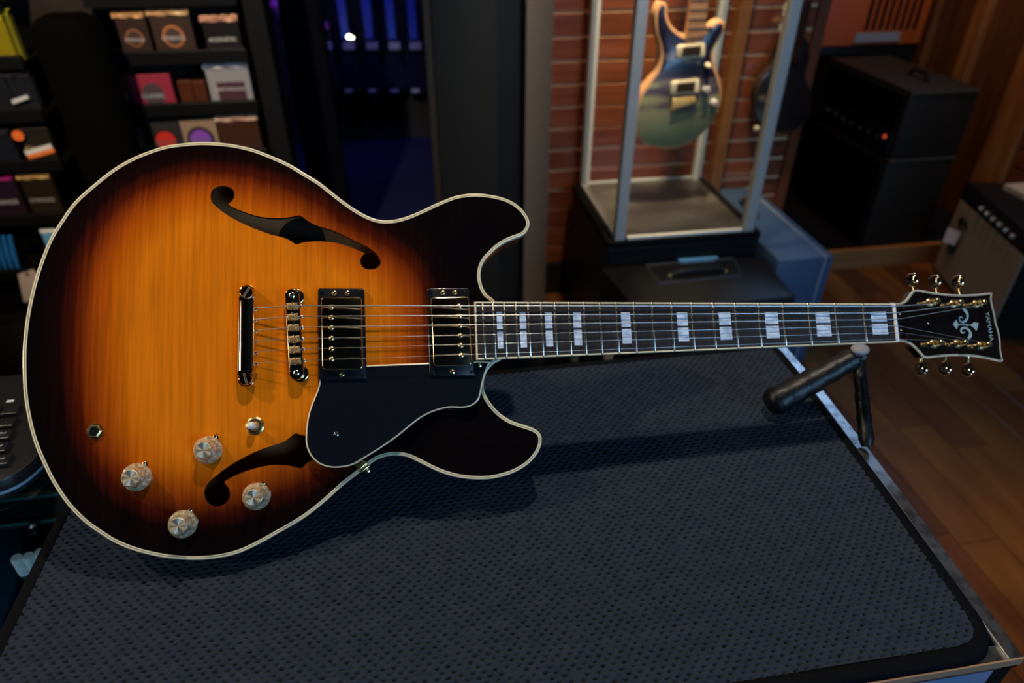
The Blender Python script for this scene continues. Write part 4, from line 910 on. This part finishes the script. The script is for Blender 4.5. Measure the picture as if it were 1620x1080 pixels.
# ================================================================== STRING RACK ON THE LEFT
rk = empty('string_rack', (-900, 2500, -1500), 'black wall rack with shelves of string packs behind the guitar body', 'shelf')
RB = mat('rack_black', (.0032, .0035, .0042), .45, spec=.2)
RBK = mat('rack_back', (.009, .004, .003), .6)
inp(MB().box(-1900, -455, 2600, 2620, -1500, 600), 'rack_back', RBK, rk)
levels = [-318, -482, -640, -800, -985, -1190]
for zl in levels:
    inp(MB().box(-895, -463, 2420, 2600, zl-14, zl-4, 2), 'shelf', RB, rk)
    inp(MB().box(-895, -463, 2400, 2420, zl-26, zl+14, 3), 'shelf_lip', RB, rk)
    inp(MB().box(-1900, -1120, 2420, 2600, zl-12, zl-2, 2), 'shelf', RB, rk)
    inp(MB().box(-1900, -1120, 2400, 2420, zl-24, zl+14, 3), 'shelf_lip', RB, rk)
for x_ in (-463, -905): inp(MB().box(x_, x_+14, 2470, 2600, -1500, 600, 2), 'upright', RB, rk)
cv = empty('speaker_column', (-1010, 2200, -1500), 'tall matt black padded column standing between the two string racks', 'column')
inp(MB().prism(rrect([(-975, 2150), (-806, 2150), (-806, 2300), (-975, 2300)], 60, 6), -1480, -330, 40), 'padded_body', mat('black_felt', (.0014, .0014, .0015), .9, spec=.03), cv, True, sharp=60)
inp(MB().box(-1000, -780, 2130, 2320, -1500, -1480, 4), 'base_plate', RB, cv)
SH = {1: -482, 2: -640, 3: -800, 4: -985}
def foil(col, top, r_=.35, metal=.35): return mat('foil', col, r_, metal, noise=((40, 60, 40), top, .4, .65), bump=((90, 90, 90), 1.0, .006))  # lighter noise patches put the foil's glints into the colour
def pack(px0, px1, py0, py1, lvl, front, topc, label, text=None, tcol=(.7, .7, .7), circ=None, Y=2426, tsize=20, fold=True, cat='string pack', dep=22, group='string packs on the rack', metal=.5):
    zb = SH[lvl]-(4 if px0 > 120 else 2); a = atY(px0, (py0+py1)/2, Y)[0]; b_ = atY(px1, (py0+py1)/2, Y)[0]; zt = atY((px0+px1)/2, py0, Y)[2]; w_ = b_-a; cx_ = (a+b_)/2; h_ = zt-zb
    t = empty('string_pack', (cx_, Y, zb), label, cat, group)
    fm = mat('pack_front', tuple(v_*.85 for v_ in front), .35, .1, coat=.5)
    inp(MB().box(a, b_, Y, Y+dep, zb, zt-(16 if fold else 0), 2), 'box_body', fm, t)
    if fold:
        mb = MB(); n_ = 9; vs = []
        for i in range(n_):
            x_ = a-3+(w_+6)*i/(n_-1)
            vs += [(x_, Y-5+3*math.sin(i*2.1), zt-17+2*math.sin(i*1.7)), (x_, Y-8+4*math.sin(i*1.3), zt-6), (x_, Y+6, zt+2*math.sin(i*2.9)), (x_, Y+dep, zt-4)]
        inp(mb.add(vs, [(i*4+j, i*4+j+1, (i+1)*4+j+1, (i+1)*4+j) for i in range(n_-1) for j in range(3)]), 'foil_top', foil(topc, tuple(min(1, c_*1.8) for c_ in topc)), t, True)
    if circ:
        for rr_, cc, dy in circ:
            inp(MB().lathe([(rr_, 0), (rr_, 1)], cx_, Y-.5-dy, zb+h_*.42, 28, Matrix.Rotation(PI/2, 3, 'X')), 'printed_disc', mat('print', cc, .5), t)
    if text:
        tm = textmesh('lettering', text, mat('ink', tcol, .5), tsize, t, (cx_, Y-6, zb+h_*.40)); tm.rotation_euler = (PI/2, 0, 0)
        tm.location = W(cx_, Y-6, zb+h_*.38)-t.location
    return t
pack(186, 234, 18, 80, 1, (.04, .022, .018), (.75, .33, .14), 'leftmost copper topped string pack with a brown oval print, top shelf', 'STRINGS', (.45, .42, .42), [(26, (.22, .08, .03), 0), (20, (.04, .025, .02), 2)], tsize=15)
pack(240, 304, 14, 80, 1, (.05, .028, .022), (.80, .40, .20), 'wider copper topped string pack with orange brown oval print, second on the top shelf', 'STRINGS', (.5, .46, .46), [(32, (.34, .12, .04), 0), (24, (.05, .03, .025), 2)], tsize=18)
pack(322, 379, 24, 80, 1, (.012, .010, .010), (.62, .30, .20), 'black string pack with pink copper top and white lettering at the shelf end', 'ACOUSTIC', (.6, .6, .6), tsize=17)
pack(186, 206, 118, 160, 2, (.07, .012, .022), (.07, .012, .022), 'dark maroon pack half hidden by the black column', 'E', (.3, .3, .3), fold=False)
pack(207, 273, 118, 160, 2, (.33, .030, .060), (.33, .03, .06), 'raspberry red string box lettered CLASSIC on the second shelf', 'CLASSIC', (.40, .42, .48), [(34, (.055, .035, .045), 0)], tsize=19, fold=False)
for k, (a, b_) in enumerate(((283, 305), (306, 327))):
    pack(a, b_, 128, 160, 2, (.085, .022, .008), (.35, .16, .06), ('left', 'right')[k]+' of two small brown boxes beside the clear wrapped pack', fold=False, Y=2450)
t = pack(328, 396, 98, 160, 2, (.30, .29, .32), (.60, .58, .62), 'clear wrapped string pack with grey frame and dark plum label', 'EARTHWOOD', (.55, .53, .56), None, tsize=14, metal=.2)
inp(MB().box(*(lambda a_, b_: (a_, b_))(atY(342, 130, 2424)[0], atY(386, 130, 2424)[0]), 2423, 2427, SH[2], SH[2]+68), 'plum_label', mat('plum', (.055, .022, .035), .4), t)
pack(188, 230, 202, 250, 3, (.05, .045, .040), (.08, .07, .06), 'dark grey string pack with a grey ring print on the third shelf', None, circ=[(30, (.12, .12, .125), 0), (20, (.03, .03, .03), 2)], fold=False)
pack(237, 288, 188, 250, 3, (.035, .033, .035), (.06, .06, .06), 'black string pack with a red disc print', 'ROCK', (.10, .10, .10), [(40, (.012, .010, .012), 0), (32, (.50, .02, .015), 2)], tsize=26, fold=False)
pack(290, 346, 188, 250, 3, (.34, .23, .16), (.34, .23, .16), 'tan string pack with a purple disc print', 'ROCK', (.16, .16, .17), [(44, (.014, .012, .014), 0), (34, (.20, .06, .42), 2)], tsize=24, fold=False)
pack(347, 412, 182, 250, 3, (.055, .020, .010), (.85, .45, .34), 'brown string pack with shiny rose foil top at the end of the third shelf')
# left bay
pack(-20, 14, 22, 90, 1, (.26, .21, .005), (.60, .50, .01), 'bright yellow string pack at the left edge of the top shelf', None, metal=.4)
pack(16, 24, 14, 90, 1, (.16, .16, .01), (.30, .30, .02), 'narrow olive yellow pack beside the bright yellow one', None)
pack(-30, 12, 112, 166, 2, (.012, .014, .018), (.05, .05, .06), 'dark string pack at the left edge of the second shelf')
t = pack(14, 54, 112, 166, 2, (.012, .014, .020), (.03, .03, .04), 'black pack with slanted white and blue label on the second shelf')
p = atY(32, 157, 2410); o = inp(MB().box(-26, 26, 0, 3, -6, 6), 'white_label', mat('slanted_label', (.5, .52, .56), .5), t); o.location = W(p[0], 2408, p[2])-t.location; o.rotation_euler = (0, -.28, 0)
o.data.transform(Matrix.Translation((0, 0, -CAMZ/1000)))
t = pack(-30, 22, 205, 252, 3, (.010, .012, .020), (.02, .02, .03), 'dark pack with an orange round badge on the third shelf of the left rack')
p = atY(28, 215, 2408); inp(MB().lathe([(17, 0), (17, 3)], p[0], 2412, p[2], 24, Matrix.Rotation(PI/2, 3, 'X')), 'orange_badge', mat('orange_badge', (.75, .15, .03), .4), t)
t = pack(36, 82, 202, 252, 3, (.020, .017, .014), (.03, .026, .02), 'black box with gold script and an orange and white slanted band', 'Ghost', (.42, .28, .10), None, tsize=34, fold=False)
p = atY(61, 240, 2410)
for dz, cc in ((5, (.62, .60, .58)), (-9, (.70, .18, .04))):
    o = inp(MB().box(-44, 44, 0, 3, dz-7, dz+7), 'slanted_band', mat('band', cc, .5), t); o.data.transform(Matrix.Translation((0, 0, -CAMZ/1000))); o.location = W(p[0], 2416, p[2])-t.location; o.rotation_euler = (0, -.22, 0)
pack(-24, 32, 277, 342, 4, (.020, .008, .020), (.42, .03, .24), 'magenta foil topped string pack on the fourth shelf', 'STRINGS', (.5, .5, .5), tsize=22)
pack(40, 90, 274, 342, 4, (.020, .014, .008), (.62, .36, .14), 'gold foil topped string pack on the fourth shelf', 'STRINGS', (.35, .33, .30), tsize=20)
# bottom shelf, left: blue brushes, blue card, tag
zb = -1194
for k in range(5):
    p = atY(-4+k*10, 440, 2440); o = MB().tube([(p[0], 2440, zb), (p[0]+6, 2440, zb+60), (p[0]+22, 2436, zb+135)], [5, 9, 7], 8).build('blue_brush', mat('blue_plastic', (.02, .16, .48), .4), world=True, smooth=True)
    tag(o, ('leftmost', 'second', 'middle', 'fourth', 'rightmost')[k]+' thin blue plastic stick of the bundle on the bottom shelf', 'stick', 'blue sticks on the bottom shelf')
p = atY(60, 358, 2430); q_ = atY(106, 408, 2430)
o = MB().box(p[0], q_[0], 2430, 2440, zb, p[2]-10, 1).build('blue_card', mat('card_blue', (.10, .30, .55), .5), world=True); tag(o, 'light blue card with white top edge on the bottom shelf', 'card')
MB().box(p[0], q_[0], 2428.5, 2430, p[2]-24, p[2]-10).build('white_band', WHITEP, o, world=True)
p = atY(28, 430, 2390)
o = MB().prism(rrect([(p[0], -1), (p[0]+74, 8), (p[0]+84, 110), (p[0]+10, 110)], 8, 3), 0, 1).build('x', WHITEP); bpy.data.objects.remove(o)
PT = [atY(28, 434, 2392), atY(52, 426, 2392), atY(66, 440, 2392), atY(66, 474, 2392), atY(38, 478, 2392)]
mb = MB(); mb.add([tuple(v_) for v_ in PT]+[(v_[0], v_[1]+2, v_[2]) for v_ in PT], [tuple(range(5)), tuple(range(9, 4, -1))]+[(i, (i+1) % 5, 5+(i+1) % 5, 5+i) for i in range(5)])
o = mb.build('price_tag', mat('paper_tag', (.50, .40, .37), .7), world=True); tag(o, 'pinkish white paper tag hanging below the bottom shelf by the guitar edge', 'tag')
pe = atY(43, 434, 2390); MB().lathe([(6, 0), (6, 2)], pe[0], 2391, pe[2], 16, Matrix.Rotation(PI/2, 3, 'X')).build('eyelet', mat('eyelet', (.12, .03, .02), .5), o, world=True)
mb = MB(); mb.tube([(pe[0], 2389, pe[2]), (pe[0]+3, 2395, pe[2]+30), (pe[0]+2, 2400, -1200)], 1.5, 6); mb.build('tag_string', RB, o, world=True)

# ================================================================== DARK ROOM BEHIND THE DOORWAY
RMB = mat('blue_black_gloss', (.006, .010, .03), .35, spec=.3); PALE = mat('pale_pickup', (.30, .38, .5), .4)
struct(MB().box(-1200, 519, 2700, 4650, -1506, -1500).build('floor_stage', mat('blue_tinted_floor', (.010, .013, .05), .9, spec=.1), world=True))  # navy colour puts the blue light's tint into this floor
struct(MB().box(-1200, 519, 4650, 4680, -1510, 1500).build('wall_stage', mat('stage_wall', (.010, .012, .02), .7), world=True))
def hung(px, label):
    Yg = 4500; q = lambda x_, y_: atY(x_, y_, Yg)
    c_ = q(px, 100); t = empty('hanging_guitar', (c_[0], Yg, c_[2]), label, 'guitar', 'guitars hanging in the dark blue room')
    outl = crom([(c_[0]+a_, c_[2]+b_) for a_, b_ in ((-60, 250), (-95, 330), (-120, 280), (-95, 150), (-110, 40), (-150, -120), (-120, -260), (0, -310), (120, -260), (150, -120), (105, 40), (95, 150), (125, 260), (95, 310), (55, 240))], True, 20)
    outl = np.array(outl)*np.array([.44, .62])+np.array([c_[0]*.56, c_[2]*.38])
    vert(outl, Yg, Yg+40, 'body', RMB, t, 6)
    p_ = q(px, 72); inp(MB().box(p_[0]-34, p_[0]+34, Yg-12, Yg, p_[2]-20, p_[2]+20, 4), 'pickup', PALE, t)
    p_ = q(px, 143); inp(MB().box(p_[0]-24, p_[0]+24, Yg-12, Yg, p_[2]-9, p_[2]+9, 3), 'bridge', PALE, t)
    inp(MB().box(c_[0]-24, c_[0]+24, Yg-10, Yg+10, c_[2]+140, c_[2]+700), 'neck', mat('blue_lit_neck', (.05, .15, .6), .4), t)  # blue in the neck colour stands for lamp light too dim up here
    return t
for k, px in enumerate((516, 552, 589, 624, 657)):
    hung(px, 'dark blue hanging guitar beyond the doorway, %s' % ('leftmost of the row', 'second from the left by the bright glint', 'middle of the row', 'second from the right', 'rightmost beside the door edge')[k])
for k, (px, py) in enumerate(((438, 14), (466, 30), (478, -8), (503, 42))):
    p = atY(px, py, 4300); o = MB().lathe([(10, -50), (35, -20), (40, 20), (15, 55)], *p, 12, Matrix.Rotation(.5*k, 3, 'Y')).build('purple_lantern', mat('purple_paper', (.35, .08, .45), .6), world=True, smooth=True)
    tag(o, ('small purple lit ornament at the top left of the dark doorway', 'purple lit ornament right below the first one in the doorway', 'topmost purple ornament in the doorway', 'lowest purple ornament beside the hanging guitars')[k], 'ornament')
    MB().tube([(p[0], p[1], p[2]+50), (p[0], p[1], 1500)], 2, 6).build('cord', RB, o, world=True)
BS = atY(552, 58, 4300); o = MB().lathe([(1, -12), (12, -5), (12, 5), (1, 12)], *BS, 14).build('bright_glint', mat('glint_glow', (1, .95, .8), .3, emit=(1, .93, .75), es=14), world=True, smooth=True)  # emission paints a bright white glint in two lumps
MB().lathe([(9, 0), (9, 8)], BS[0]+18, BS[1], BS[2]-10, 12).build('small_glint', mat('small_glint_glow', (1, .95, .8), .3, emit=(1, .93, .75), es=8), o, world=True)
MB().tube([(BS[0], BS[1], BS[2]+10), (BS[0], BS[1], 1500)], 2, 6).build('cord', RB, o, world=True)
tag(o, 'small bright white glint in the dark doorway', 'lamp')
# black jackets hanging by the doorway
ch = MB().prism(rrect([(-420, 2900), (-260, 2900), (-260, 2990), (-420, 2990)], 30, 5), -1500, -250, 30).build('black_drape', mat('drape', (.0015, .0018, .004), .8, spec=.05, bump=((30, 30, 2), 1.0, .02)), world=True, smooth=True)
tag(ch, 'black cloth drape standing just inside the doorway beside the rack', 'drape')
